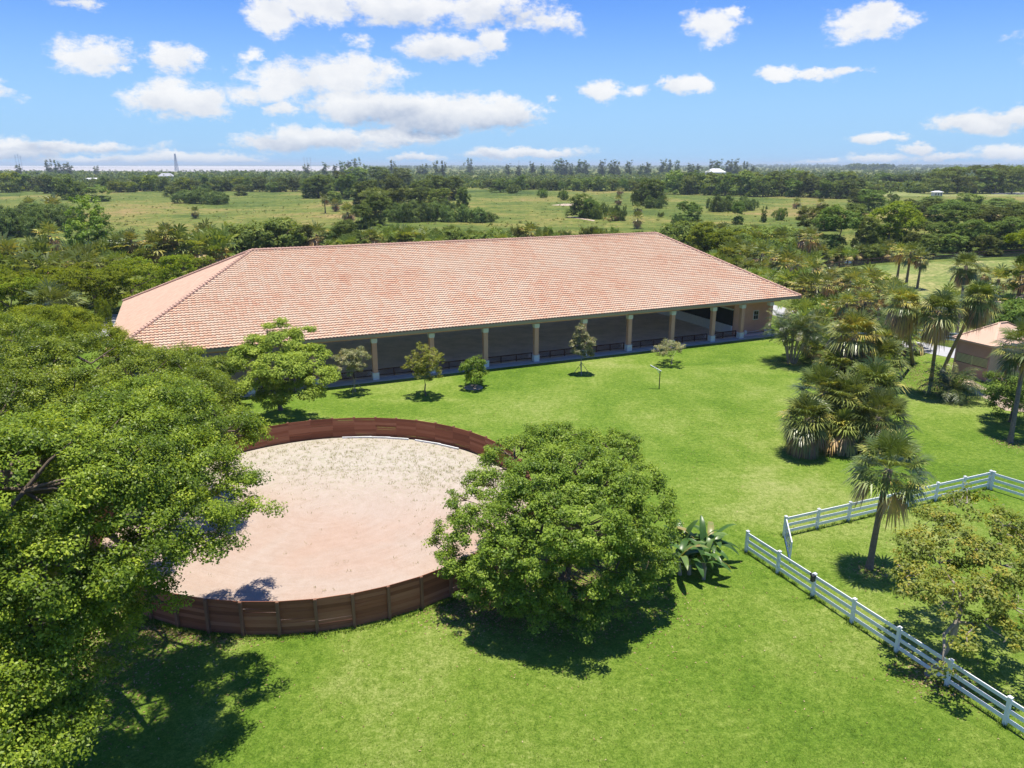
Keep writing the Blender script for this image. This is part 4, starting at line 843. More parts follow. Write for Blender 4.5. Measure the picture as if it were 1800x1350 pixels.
# banana clump
def banana(label, base, seed, n=11, L=1.9, lift=1.1):
    rng = np.random.default_rng(seed); t = thing('banana_plant', label, 'plant', (base[0], base[1], .02)); mb = MB()
    for k in range(13):
        x, y = rng.normal(size=2) * .75; mb = MB(); mb.tube([(x, y, 0), (x * 1.1, y * 1.1, lift * (.7 + .5 * rng.random()))], [.12, .07], 8); obj('stem', mb.mesh('stem', M['palebark']), t)
        V = []; F = []; Rn = []
        hb = np.array((x * 1.1, y * 1.1, lift))
        for q in range(6):
            a = rng.random() * 6.28; el = rng.uniform(.35, 1.35); l = L * rng.uniform(.7, 1.15); d = np.array((math.cos(a) * math.cos(el), math.sin(a) * math.cos(el), math.sin(el))); s = np.array((-math.sin(a), math.cos(a), 0)); p = hb.copy(); nseg = 8; fr = .2 + .6 * rng.random() if rng.random() < .85 else .97; prev = None
            for i in range(nseg + 1):
                w_ = .19 * math.sin(math.pi * min(1, .08 + .9 * i / nseg)) ** .6 * (1 if i < nseg else .1); nrm = np.cross(s, d); nn = len(V)
                V += [p - s * w_ + abs(nrm) * [0, 0, w_ * .4], p, p + s * w_ + abs(nrm) * [0, 0, w_ * .4]]
                if i: F += [(nn - 3, nn - 2, nn + 1, nn), (nn - 2, nn - 1, nn + 2, nn + 1)]; Rn += [np.clip(fr + rng.normal() * .06, 0, 1)] * 2
                d = d + np.array((0, 0, -.19)); d /= np.linalg.norm(d); p = p + d * l / nseg
        obj('leaf_cluster', mesh_np('leaf_cluster', V, F, M['banana'], Rn), t)
    return t
banana('banana clump with broad paddle leaves just right of the big round bush', (10.5, 37.6), 5)

# ------------------------------------------------------------------ PALMS
def palm_crown_mesh(seed, nf=46, pet=1.15, blade=1.15, seg=16, dead=.22, droop=.55, low=-1.15, bright=0.0, mat='palm'):
    V, F, Rn = fan_fronds(nf, np.random.default_rng(seed), pet, blade, seg, 1.4, low, droop, dead, bright); return mesh_np('crown', V, F, M[mat], Rn)
PC_M = [palm_crown_mesh(50, 60, 1.3, 1.2, 20, .12, .62, -.85), palm_crown_mesh(51, 72, 1.05, 1.35, 20, .34, .85, -1.45, .06), palm_crown_mesh(52, 62, 1.15, 1.25, 20, .26, .8, -1.35, .02), palm_crown_mesh(53, 78, 1.0, 1.3, 20, .48, .9, -1.5, .14)]
def palm_tree(label, base, top, cr, seed, variant=0, r0=.17, group='fan palms on the right of the lawn', name='fan_palm', curve=.0):
    """base, top: world points of the trunk foot and of the bud; cr crown scale"""
    t = thing(name, label, 'palm', (base[0], base[1], .02), 0, group); cr *= 1.04
    b = np.array((0, 0, -.1)); e = np.array((top[0] - base[0], top[1] - base[1], top[2])); mb = MB(); pts = []; rr = []
    rng = np.random.default_rng(seed); n = 9
    for i in range(n):
        f_ = i / (n - 1); p = b + (e - b) * f_; p[:2] = e[:2] * (f_ ** (1 + curve)); pts.append(p); rr.append(r0 * (1.5 if i == 0 else 1.05) * (1 - .15 * f_) * (1 + .03 * rng.normal()))
    rr[-1] = r0 * 1.25; rr[-2] = r0 * 1.3
    mb.tube(pts, rr, 10); obj('trunk', mb.mesh('trunk', M['palmbark'], True), t)
    c = obj('crown', PC_M[variant], t, tuple(e)); c.scale = (cr, cr, cr); c.rotation_euler = (0, 0, rng.random() * 6.28)
    return t
palm_tree('lone curved-trunk fan palm inside the white fenced paddock', (20.3, 37.3), at(1562, 826, 6.0), 1.0, 60, 0, .17, curve=.7)
PS = [  # label, base px, bud px + z, scale, variant
 ('fan palm with the leaning grey trunk nearest the shed', (1655, 658), (1722, 525, 9.3), 1.12, 1, .2),
 ('fan palm on a straight slim trunk left of the shed', (1637, 668), (1652, 548, 8.4), 1.18, 1, .0),
 ('fan palm with a brown skirt, third trunk left of the shed', (1605, 640), (1590, 535, 8.6), 1.12, 3, .0),
 ('tall fan palm whose crown stands over the shed roof from behind', (1680, 600), (1698, 468, 9.3), 1.15, 2, .2),
 ('fan palm cut by the right edge in front of the shed', (1775, 778), (1803, 612, 7.4), 1.25, 0, .3)]
for i, (lb, (bu, bv), (tu, tv, tz), sc_, va, cu) in enumerate(PS):
    b0 = G(bu, bv); palm_tree(lb, (b0.x, b0.y), at(tu, tv, tz), sc_ * .9, 70 + i, va, .18, curve=cu)
CLP = [('yellow-topped fan palm, highest of the dense palm clump on the lawn', (1505, 745), (1502, 590, 7.6), 1.25, 3),
 ('fan palm on the left shoulder of the dense palm clump on the lawn', (1455, 762), (1446, 690, 3.8), 1.15, 0),
 ('fan palm in the middle front of the dense palm clump on the lawn', (1485, 782), (1490, 705, 3.6), 1.25, 2),
 ('fan palm on the right shoulder of the dense palm clump on the lawn', (1520, 768), (1532, 680, 4.3), 1.25, 1),
 ('fan palm at the back of the dense palm clump, just under the yellow top', (1480, 748), (1475, 650, 4.8), 1.1, 1),
 ('fan palm hanging over the left foot of the dense palm clump on the lawn', (1462, 772), (1418, 738, 2.9), 1.05, 1),
 ('fan palm hanging over the right foot of the dense palm clump on the lawn', (1515, 785), (1545, 735, 3.0), 1.1, 0),
 ('fan palm right of the yellow top, behind the dense palm clump', (1530, 735), (1548, 632, 5.6), 1.15, 2),
 ('low fan palm with tan hanging fronds at the foot of the dense clump', (1478, 792), (1478, 752, 1.9), 1.0, 3)]
for i, (lb, (bu, bv), (tu, tv, tz), sc_, va) in enumerate(CLP):
    b0 = G(bu, bv); palm_tree(lb, (b0.x, b0.y), at(tu, tv, tz), sc_, 90 + i, va, .2)

def feather_clump(name, label, cat, base, seed, nst=22, h=3.6, spread=1.6, fl=2.6, nfr=5, mat='areca', group=None, nl=18, ll=.55):
    rng = np.random.default_rng(seed); t = thing(name, label, cat, (base[0], base[1], .02), 0, group); mb = MB(); V = []; F = []; Rn = []
    for k in range(nst):
        a = rng.random() * 6.28; r_ = spread * math.sqrt(rng.random()); hh = h * rng.uniform(.6, 1.08)
        b0 = np.array((math.cos(a) * r_ * .25, math.sin(a) * r_ * .25, 0)); m_ = np.array((math.cos(a) * r_ * .55, math.sin(a) * r_ * .55, hh * .55)); e = np.array((math.cos(a) * r_, math.sin(a) * r_, hh))
        mb.tube([b0, m_, e], [.06, .05, .035], 6)
        for q in range(nfr): pinnate(V, F, Rn, e, a + rng.normal() * 1.3, rng.uniform(.15, 1.25), fl * rng.uniform(.7, 1.1), rng, nl, .04, ll, .75, float(rng.choice([.2, .35, .5, .62, .85], p=[.3, .25, .2, .15, .1])))
    obj('stems', mb.mesh('stems', M['palebark']), t); obj('fronds', mesh_np('fronds', V, F, M[mat], Rn), t); return t
feather_clump('feather_palm', 'many-stemmed feather palm clump at the right end of the arena', 'palm', (32.3, 82.6), 120, 34, 4.3, 2.1, 2.7, 6)
feather_clump('feather_palm', 'dark many-stemmed feather palm clump beside the brown timber enclosure', 'palm', (44.2, 83.8), 121, 20, 4.2, 1.5, 2.4, 5)
feather_clump('feather_palm', 'short feather palm with drooping fronds in front of the shed', 'palm', tuple(G(1668, 700))[:2], 122, 3, 1.0, .4, 3.5, 14, nl=26, ll=.85)
# dark shrub by the right edge
bs = G(1775, 742)
tree('dark_shrub', 'dark leafy shrub against the shed near the right edge', 'bush', (bs.x, bs.y), cloud(12, 2.4, 1.8, 1.6, (.9, 1.3), g_) + [(0, 0, 1.0, 1.6, 1.6, 1)], (0, 0, 1), .12, 260, .45, 60, .17, 'oak', 130, cutz=.1)

# ------------------------------------------------------------------ MIDDLE AND FAR VEGETATION: one proto of each kind, copied
PROTO = {}
def add_proto(kind, V):
    PROTO.setdefault(kind, []).append(V)
def proto_tree(kind, seed, blobs, fork, r0, nsub, rsub, nleaf, size, mat, bark='bark', **k):
    rng = np.random.default_rng(seed); me, cc = foliage(kind + '_crown', blobs, nsub, rsub, nleaf, size, rng, M[mat], **k)
    mb = limbs(MB(), (0, 0, 0), fork, blobs[:8], r0, rng, cc, 20, 5); tm = mb.mesh(kind + '_trunk', M[bark])
    h = max(b[2] + b[5] for b in blobs); w_ = max(math.hypot(b[0], b[1]) + b[3] for b in blobs)
    add_proto(kind, (tm, me, h, w_))
for q in range(4):                                     # round, 8 m
    r_ = np.random.default_rng(200 + q); bl = blobfield(9, (0, 0, 4.0), (2.6, 2.6, 2.8), r_, (1.2, 1.8), .9) + [(r_.uniform(-2.2, 2.2), r_.uniform(-2.2, 2.2), r_.uniform(1.0, 1.8), 1.6, 1.6, 1.3) for _ in range(6)]
    proto_tree('round', 300 + q, bl, (0, 0, 1.8), .2, 420, .55, 36, .30, 'oak', cutz=.05, low=-.75)
    proto_tree('roundfar', 320 + q, bl, (0, 0, 1.8), .2, 190, .75, 20, .55, 'oak', cutz=.05, low=-.75)
for q in range(3):                                     # mound down to the ground, 3.5 m tall
    r_ = np.random.default_rng(230 + q); bl = [(r_.uniform(-2.8, 2.8), r_.uniform(-2.8, 2.8), r_.uniform(.3, 1.7), 1.5, 1.5, 1.3) for _ in range(11)]
    proto_tree('mound', 340 + q, bl, (0, 0, .5), .1, 380, .48, 34, .26, 'olive', cutz=.02, low=-.5)
    proto_tree('moundfar', 350 + q, bl, (0, 0, .5), .1, 150, .75, 20, .5, 'olive', cutz=.02, low=-.5)
for q in range(3):                                     # layered flat tree
    r_ = np.random.default_rng(250 + q); bl = [(r_.uniform(-4, 4), r_.uniform(-4, 4), r_.uniform(1.6, 5.2), 2.0, 2.0, .6) for _ in range(20)]
    proto_tree('layered', 360 + q, bl, (0, 0, 2.2), .2, 300, .7, 40, .33, 'lime', cutz=.8, flat=.35, low=-.6)
for q in range(3):                                     # tall slender tree
    r_ = np.random.default_rng(260 + q); bl = [(r_.normal() * .5 * (1 + i / 8), r_.normal() * .5 * (1 + i / 8), .8 + 11.4 * i / 15, 2.6 - .13 * i, 2.6 - .13 * i, 1.3) for i in range(16)]
    proto_tree('wispy', 370 + q, bl, (0, 0, 5), .32, 260, .8, 26, .6, 'wispy', cutz=.1, inner=.1, low=-.9, flat=.9)
for q in range(3):                                     # columnar lobed tree
    r_ = np.random.default_rng(270 + q); bl = []
    for cx_, cy2, hh in ((-2.1, 0, 8.6), (.7, .5, 9.0), (3.0, -.4, 7.0), (-.6, -1.6, 5.4), (1.6, -1.4, 4.6)):
        for i in range(4): bl.append((cx_ + r_.normal() * .3, cy2 + r_.normal() * .3, hh * (.20 + .22 * i), 1.9 - .2 * i, 1.9 - .2 * i, 1.5))
    proto_tree('lobed', 380 + q, bl, (0, 0, 2), .25, 380, .55, 46, .30, 'lime', cutz=.4)
for q in range(3):                                     # fan palm, 7.5 m, short fan palm 4.2 m
    for kind, th, nf, sg, dd in (('fanpalm', 5.9, 34, 9, .3), ('fanshort', 2.4, 36, 9, .34)):
        V, F, Rn = fan_fronds(nf, np.random.default_rng(400 + q), 1.15, 1.2, sg, 1.4, -1.2, .55, dd, .06 + .05 * q, (0, 0, th)); me = mesh_np(kind + '_crown', V, F, M['palm'], Rn)
        mb = MB(); mb.tube([(0, 0, -.1), (.05 * q, 0, th / 2), (0, 0, th)], [.26, .19, .24], 7); add_proto(kind, (mb.mesh(kind + '_trunk', M['palmbark']), me, th + 1.7, 2.2))
for q in range(3):                                     # palmetto thicket piece: several low fan heads, 2.6 m
    V = []; F = []; Rn = []; n0 = 0; r_ = np.random.default_rng(420 + q); mb = MB()
    for i in range(9):
        x, y, z = r_.uniform(-2.2, 2.2), r_.uniform(-2.2, 2.2), r_.uniform(.5, 1.5)
        v, f_, rn = fan_fronds(15, r_, .8, .85, 8, 1.4, -.5, .5, .25, .05, (x, y, z)); V.append(v); F += [tuple(a + n0 for a in ff) for ff in f_]; Rn += rn; n0 += len(v)
    mb.tube([(0, 0, -.1), (.3, 0, .7), (.9, .2, 1.1)], [.2, .16, .12], 6)
    add_proto('palmetto', (mb.mesh('palmetto_trunk', M['palmbark']), mesh_np('palmetto_crown', np.vstack(V), F, M['palmetto'], Rn), 2.9, 3.4))
JOIN = {}
def joined(kind, v):
    """trunk and crown in one mesh, for copies too small to show parts"""
    if (kind, v) in JOIN: return JOIN[(kind, v)]
    tm, cm_, h, w_ = PROTO[kind][v]; n1 = len(cm_.vertices); V = np.zeros(n1 * 3); cm_.vertices.foreach_get('co', V); V2 = np.zeros(len(tm.vertices) * 3); tm.vertices.foreach_get('co', V2)
    V = np.vstack([V.reshape(-1, 3), V2.reshape(-1, 3)]); F = [tuple(p.vertices) for p in cm_.polygons] + [tuple(i + n1 for i in p.vertices) for p in tm.polygons]
    me = bpy.data.meshes.new(kind); me.from_pydata(V.tolist(), [], F); me.materials.append(cm_.materials[0]); me.materials.append(tm.materials[0])
    r1 = np.zeros(len(cm_.polygons)); cm_.attributes['rnd'].data.foreach_get('value', r1)
    a = me.attributes.new('rnd', 'FLOAT', 'FACE'); a.data.foreach_set('value', np.concatenate([r1, np.full(len(tm.polygons), .5)]).astype(np.float32))
    me.polygons.foreach_set('material_index', [0] * len(r1) + [1] * len(tm.polygons)); me.update(); JOIN[(kind, v)] = me; return me
NAMES = {'round': ('broadleaf_tree', 'tree', 'round-crowned tree'), 'roundfar': ('broadleaf_tree', 'tree', 'round-crowned tree'), 'mound': ('shrub', 'bush', 'mounded shrub'), 'moundfar': ('shrub', 'bush', 'mounded shrub'),
         'layered': ('layered_tree', 'tree', 'flat layered tree'), 'wispy': ('slender_tree', 'tree', 'tall slender tree'), 'lobed': ('lobed_tree', 'tree', 'many-topped tree'), 'fanpalm': ('fan_palm', 'palm', 'fan palm'), 'fanshort': ('fan_palm', 'palm', 'short fan palm'), 'palmetto': ('palmetto', 'palm', 'palmetto thicket')}
MATW = {'bushleaf': 'bright green', 'oak': 'dark', 'olive': 'olive', 'lime': 'yellow-green', 'pale': 'pale green', 'wispy': 'grey', 'palm': 'skirted', 'palmetto': 'low', 'ficus': 'deep green'}
REG = []
rv = random.Random(77)
def plant(kind, zone, u, v, hp, wp=None, mat=None, parts=None):
    """stand a plant at the ground point seen at (u,v), hp frame pixels tall and wp wide"""
    b = G(u, v); d = b.y; H = HT(u, v, hp); va = rv.randrange(len(PROTO[kind])); tm, cm_, h0, w0 = PROTO[kind][va]; sc_ = H / h0
    sw = sc_ if wp is None else (wp / 2 * d / (FPX * math.cos(PITCH))) / w0
    nm, cat, look = NAMES[kind]; m_ = mat or {'roundfar': 'oak', 'round': 'oak', 'moundfar': 'olive', 'mound': 'olive', 'layered': 'lime', 'lobed': 'lime', 'wispy': 'wispy', 'fanpalm': 'palm', 'fanshort': 'palm', 'palmetto': 'palmetto'}[kind]
    if parts is None: parts = hp > 34
    rot = rv.random() * 6.28
    if parts:
        o = obj(nm, None, None, (b.x, b.y, 0.0), rot); o.empty_display_size = .5; c = obj('crown', cm_, o); t_ = obj('trunk', tm, o); tgt = c
    else:
        o = obj(nm, joined(kind, va), None, (b.x, b.y, 0.0), rot); tgt = o
    o.scale = (sw, sw, sc_)
    if m_ != PROTO[kind][va][1].materials[0].name:
        tgt.material_slots[0].link = 'OBJECT'; tgt.material_slots[0].material = M[m_]
    REG.append((o, zone, MATW[m_] + ' ' + look, cat, u)); return o

# --- left middle distance
Z = 'left of the arena'
for u, v, hp, kd in ((20, 505, 62, 'fanshort'), (48, 508, 58, 'palmetto'), (75, 500, 60, 'fanshort'), (100, 492, 72, 'fanpalm'), (125, 498, 50, 'palmetto'), (8, 512, 50, 'palmetto'), (148, 480, 42, 'palmetto'), (172, 478, 38, 'fanshort'),
                     (192, 482, 42, 'palmetto'), (218, 478, 50, 'fanshort'), (238, 478, 52, 'fanpalm'), (258, 474, 44, 'palmetto'), (280, 476, 50, 'fanshort'), (300, 474, 58, 'fanpalm'), (318, 472, 54, 'fanshort'), (338, 468, 50, 'palmetto'), (5, 480, 48, 'fanshort'), (60, 478, 40, 'palmetto')):
    plant(kd, 'in the palm row left of the roof', u, v, hp * 1.4, None)
for u, v, hp, wp in ((25, 575, 92, 150), (95, 570, 92, 170), (170, 560, 88, 150), (235, 545, 82, 150), (290, 520, 70, 110), (-20, 560, 90, 120), (130, 540, 72, 130), (340, 490, 40, 80)):
    plant('layered', 'in the row beside the arena left end', u, v, hp, wp, None, True)
bl_ = G(95, 618); palm_tree('big pale round-headed fan palm beside the left driveway', (bl_.x, bl_.y), at(97, 545, 5.2), 1.75, 210, 2, .25, group=None)
plant('lobed', 'beyond the palm row at the left', 164, 458, 116, 104, 'bushleaf')
plant('mound', 'beside the many-topped tree', 205, 452, 40, 40, 'olive', True)
o = plant('mound', 'by the left driveway', 185, 575, 50, 26, 'lime', True)
for u, v, hp, wp in ((5, 418, 48, 70), (45, 416, 50, 80), (85, 408, 46, 70), (115, 398, 40, 60), (25, 392, 34, 80), (70, 386, 30, 60)):
    plant('mound', 'in the left edge thicket', u, v, hp, wp, 'pale', True)
for u, v, hp in ((55, 378, 30), (97, 386, 42), (82, 392, 30)): plant('fanshort', 'above the thicket at the left edge', u, v, hp)
for u, v, hp, wp in ((325, 357, 22, 56), (352, 358, 27, 60), (385, 359, 22, 56)): plant('mound', 'in the green clump on the left meadow', u, v, hp, wp, 'pale')
plant('fanshort', 'alone on the left meadow', 344, 384, 21); plant('fanpalm', 'alone on the meadow left of the oaks', 572, 375, 33, 20)
for u, v, hp, wp, m_ in ((120, 351, 46, 50, 'oak'), (142, 354, 34, 40, 'oak'), (170, 354, 28, 46, 'olive'), (90, 340, 34, 46, 'oak'), (15, 338, 38, 50, 'lime'), (42, 336, 32, 36, 'oak'), (70, 336, 26, 40, 'oak'), (305, 346, 20, 36, 'olive'), (420, 344, 18, 28, 'olive')):
    plant('roundfar', 'at the back edge of the left meadow', u, v, hp, wp, m_)
x = 185
while x < 600:
    wp = rv.uniform(22, 38); plant('roundfar', 'in the hedge line behind the left meadow', x, 337 + rv.uniform(-1.5, 1.5), rv.uniform(18, 30), wp, rv.choice(['oak', 'oak', 'olive', 'lime'])); x += wp * .62
# --- cluster in the centre
CZ = 'in the oak cluster above the arena roof'
for u, v, hp, wp, m_ in ((612, 350, 44, 50, 'oak'), (560, 348, 42, 60, 'oak'), (645, 362, 46, 56, 'oak'), (690, 355, 46, 60, 'oak'), (660, 380, 50, 70, 'olive'), (640, 402, 44, 46, 'oak'), (668, 396, 56, 56, 'oak'), (700, 372, 42, 60, 'olive'), (740, 358, 42, 52, 'oak'), (768, 352, 44, 50, 'oak'),
                         (800, 352, 42, 44, 'oak'), (735, 368, 40, 56, 'oak'), (775, 370, 40, 50, 'olive'), (815, 366, 38, 30, 'oak'), (598, 335, 34, 40, 'oak'), (630, 332, 38, 50, 'olive'), (668, 332, 40, 50, 'oak'), (705, 330, 36, 46, 'olive'), (588, 360, 24, 30, 'olive')):
    plant('round', CZ, u, v, hp, wp, m_, True)
for u, v, hp in ((612, 392, 34), (772, 358, 24), (786, 354, 22), (590, 372, 22), (760, 365, 22)): plant('fanshort', CZ, u, v, hp)
for u, v, hp, wp in ((700, 390, 32, 56), (732, 390, 34, 60), (768, 388, 32, 60), (800, 390, 30, 56), (835, 391, 26, 50), (858, 390, 18, 34), (720, 378, 26, 50), (775, 376, 24, 50)): plant('mound', 'in the pale thicket before the oak cluster', u, v, hp, wp, 'pale', True)
# --- belt right behind the ridge
x = 345; i = 0
while x < 640:
    v = 452 - (x - 345) * .05 + rv.uniform(-3, 3); hp = rv.uniform(32, 62)
    plant(rv.choice(['round', 'palmetto', 'mound', 'fanshort', 'round']), 'in the belt behind the left ridge half', x, v, hp, None if rv.random() < .4 else rv.uniform(44, 66), None, True); x += rv.uniform(13, 21)
x = 600
while x < 885:
    v = 436 + rv.uniform(-5, 3); hp = rv.uniform(30, 42)
    plant(rv.choice(['palmetto', 'palmetto', 'mound', 'fanshort', 'palmetto']), 'in the belt behind the middle ridge', x, v, hp, None if rv.random() < .5 else rv.uniform(36, 54), None, True); x += rv.uniform(12, 19)
for u, v, hp, wp, kd, m_ in ((912, 430, 32, 40, 'mound', 'olive'), (932, 432, 40, 44, 'fanshort', None), (948, 434, 36, 40, 'palmetto', None), (968, 430, 30, 40, 'mound', 'olive'), (990, 428, 26, 34, 'palmetto', None), (1035, 426, 28, 38, 'mound', 'olive'), (1056, 426, 32, 40, 'palmetto', None), (1078, 424, 24, 34, 'mound', 'olive'), (1105, 422, 16, 30, 'palmetto', None), (1130, 420, 16, 30, 'palmetto', None), (895, 436, 22, 40, 'palmetto', None), (1010, 424, 14, 40, 'palmetto', None), (1155, 420, 14, 30, 'palmetto', None)):
    plant(kd, 'behind the right half of the roof ridge', u, v, hp, wp, m_, True)
# --- islands on the right-hand meadow
IZ = 'standing on the meadow behind the ridge'
for u, v, hp, wp, kd, m_ in ((955, 348, 15, 22, 'moundfar', 'oak'), (992, 352, 17, 22, 'moundfar', 'oak'), (1019, 382, 41, 50, 'round', 'oak'), (1040, 384, 34, 40, 'round', 'oak'), (1053, 385, 28, 34, 'mound', 'olive'), (1073, 388, 28, 34, 'palmetto', None), (1090, 388, 27, 26, 'mound', 'pale'), (1089, 344, 16, 18, 'fanshort', None), (1087, 361, 18, 20, 'fanshort', None), (1027, 338, 9, 8, 'moundfar', 'olive'),
                         (1120, 379, 24, 22, 'fanshort', None), (1120, 402, 31, 26, 'fanshort', None), (1130, 350, 30, 40, 'round', 'olive'), (1145, 362, 48, 56, 'round', 'oak'), (1122, 362, 26, 26, 'mound', 'oak'), (1150, 366, 22, 40, 'mound', 'pale'), (1161, 382, 10, 12, 'moundfar', 'olive'), (1209, 392, 38, 56, 'round', 'oak'), (1190, 397, 20, 24, 'mound', 'pale'),
                         (1262, 372, 28, 50, 'mound', 'pale'), (1292, 371, 27, 50, 'mound', 'pale'), (1318, 370, 20, 28, 'mound', 'pale'), (1296, 394, 40, 28, 'round', 'oak'), (1341, 391, 32, 13, 'wispy', 'oak'), (1371, 387, 21, 27, 'mound', 'olive'), (1400, 367, 19, 20, 'fanshort', None), (1411, 386, 24, 26, 'fanshort', None), (1442, 368, 19, 22, 'fanshort', None), (880, 338, 24, 40, 'roundfar', 'oak'), (900, 340, 16, 30, 'moundfar', 'olive')):
    plant(kd, IZ, u, v, hp, wp, m_)
x = 862
while x < 1190:
    wp = rv.uniform(22, 36); plant(rv.choice(['roundfar', 'roundfar', 'moundfar']), 'in the hedge line behind the middle meadow', x, 333 + (x - 862) * .012 + rv.uniform(-1, 1), rv.uniform(16, 27), wp, rv.choice(['oak', 'oak', 'olive'])); x += wp * .62
x = 1185
while x < 1510:
    wp = rv.uniform(34, 54); plant('roundfar', 'in the dark wood behind the right meadow', x, 340 + (x - 1185) * .03 + rv.uniform(-1, 1.5), rv.uniform(30, 46), wp, rv.choice(['oak', 'oak', 'oak', 'olive'])); x += wp * .5
for x in range(1200, 1500, 22): plant('roundfar', 'in the rear rank behind the right meadow', x + rv.uniform(-6, 6), 330 + rv.uniform(-2, 2), rv.uniform(22, 34), rv.uniform(34, 48), rv.choice(['oak', 'olive', 'olive', 'lime']))
# --- right-hand woods
WZ = 'in the scrub wood right of the arena'
for u, v, hp, wp, m_ in ((1430, 428, 62, 80, 'oak'), (1470, 440, 78, 80, 'oak'), (1452, 405, 46, 60, 'olive'), (1500, 400, 44, 46, 'olive'), (1525, 374, 42, 60, 'oak'), (1508, 366, 34, 40, 'olive'), (1560, 430, 78, 84, 'lime'), (1590, 428, 60, 60, 'lime'), (1625, 394, 42, 70, 'oak'), (1600, 372, 22, 30, 'oak'), (1568, 360, 20, 26, 'oak'), (1660, 400, 50, 70, 'oak'),
                         (1690, 415, 58, 76, 'oak'), (1735, 425, 62, 80, 'oak'), (1785, 420, 62, 80, 'oak'), (1650, 440, 50, 60, 'oak'), (1705, 442, 56, 70, 'oak'), (1760, 440, 60, 80, 'oak'), (1800, 440, 50, 60, 'oak'), (1700, 372, 32, 60, 'olive'), (1760, 375, 28, 60, 'olive'), (1795, 385, 30, 60, 'olive'), (1640, 362, 18, 50, 'olive'), (1730, 390, 30, 60, 'olive'), (1540, 352, 24, 40, 'oak'), (1515, 348, 26, 40, 'oak'),
                         (1820, 400, 45, 70, 'oak'), (1590, 400, 36, 44, 'olive'), (1620, 425, 40, 50, 'olive'), (1676, 445, 34, 46, 'olive'), (1735, 448, 36, 50, 'olive')):
    plant('round', WZ, u, v, hp, wp, m_, True)
for u, v, hp, wp in ((1652, 341, 40, 66), (1682, 340, 44, 66), (1715, 340, 44, 70), (1748, 340, 46, 70), (1778, 341, 46, 66), (1806, 341, 46, 66), (1665, 337, 44, 60), (1730, 336, 46, 70), (1790, 336, 46, 70)):
    plant('layered', 'in the avenue by the far road', u, v, hp, wp, 'olive')
for x in range(1545, 1660, 20): plant('roundfar', 'behind the far right field', x + rv.uniform(-5, 5), 329, rv.uniform(20, 28), 36, 'oak')
PZ = 'between the arena and the canal'
for u, v, hp, kd, m_ in ((1235, 452, 62, 'round', 'lime'), (1262, 462, 60, 'round', 'lime'), (1215, 440, 48, 'mound', 'olive'), (1205, 432, 40, 'mound', 'pale'), (1290, 462, 48, 'fanshort', None), (1278, 440, 42, 'mound', 'olive'), (1310, 470, 50, 'palmetto', None), (1325, 452, 44, 'fanshort', None), (1338, 478, 54, 'fanshort', None), (1350, 456, 40, 'palmetto', None),
                         (1362, 492, 58, 'fanpalm', None), (1380, 500, 60, 'fanshort', None), (1398, 512, 62, 'fanpalm', None), (1375, 462, 44, 'fanshort', None), (1392, 476, 48, 'palmetto', None), (1420, 478, 78, 'fanpalm', None), (1408, 468, 66, 'fanpalm', None), (1345, 498, 40, 'palmetto', None), (1320, 486, 36, 'palmetto', None), (1290, 478, 34, 'palmetto', None), (1255, 470, 34, 'palmetto', None), (1425, 500, 46, 'fanshort', None)):
    plant(kd, PZ, u, v, hp, None, m_, True)
for x in range(1440, 1580, 17): plant(rv.choice(['palmetto', 'palmetto', 'fanshort', 'mound']), 'along the canal bank', x, 461 - (x - 1440) * .06, rv.uniform(24, 34), None, None)
for u, v, hp, wp in ((1520, 440, 60, 50), (1600, 452, 44, 40), (1632, 448, 38, 40)): plant('round', 'along the canal bank', u, v, hp, wp, 'olive', True)
RZ = 'in the palm grove right of the arena'
for u, v, hp, kd, m_ in ((1450, 560, 78, 'fanpalm', None), (1466, 590, 70, 'fanshort', None), (1488, 560, 84, 'fanpalm', None), (1505, 575, 88, 'fanpalm', None), (1525, 570, 96, 'fanpalm', None), (1545, 560, 78, 'round', 'lime'), (1440, 590, 60, 'palmetto', None), (1470, 620, 66, 'palmetto', None), (1535, 610, 70, 'palmetto', None), (1558, 600, 96, 'fanpalm', None),
                         (1575, 500, 74, 'fanpalm', None), (1592, 505, 80, 'fanpalm', None), (1612, 508, 72, 'fanpalm', None), (1722, 530, 62, 'fanpalm', None), (1750, 520, 50, 'fanshort', None), (1560, 630, 62, 'palmetto', None), (1425, 560, 46, 'palmetto', None), (1500, 620, 60, 'fanshort', None), (1775, 560, 46, 'palmetto', None), (1768, 575, 46, 'mound', 'oak')):
    plant(kd, RZ, u, v, hp, None, m_, True)
for u, v, hp, kd, m_ in ((1432, 610, 66, 'fanshort', None), (1455, 628, 60, 'palmetto', None), (1480, 600, 86, 'fanpalm', None), (1512, 600, 90, 'fanpalm', None), (1540, 585, 92, 'fanpalm', None), (1565, 580, 92, 'fanpalm', None), (1410, 540, 60, 'fanshort', None), (1432, 545, 66, 'fanshort', None), (1455, 540, 70, 'fanpalm', None), (1475, 535, 66, 'round', 'olive'), (1500, 545, 74, 'fanpalm', None), (1522, 540, 70, 'fanshort', None),
                         (1545, 640, 66, 'fanshort', None), (1528, 655, 56, 'palmetto', None), (1505, 650, 50, 'palmetto', None), (1570, 615, 80, 'fanpalm', None), (1700, 560, 60, 'palmetto', None), (1735, 560, 56, 'fanshort', None), (1790, 520, 60, 'fanshort', None), (1800, 500, 50, 'fanshort', None)):
    plant(kd, RZ, u, v, hp, None, m_, True)
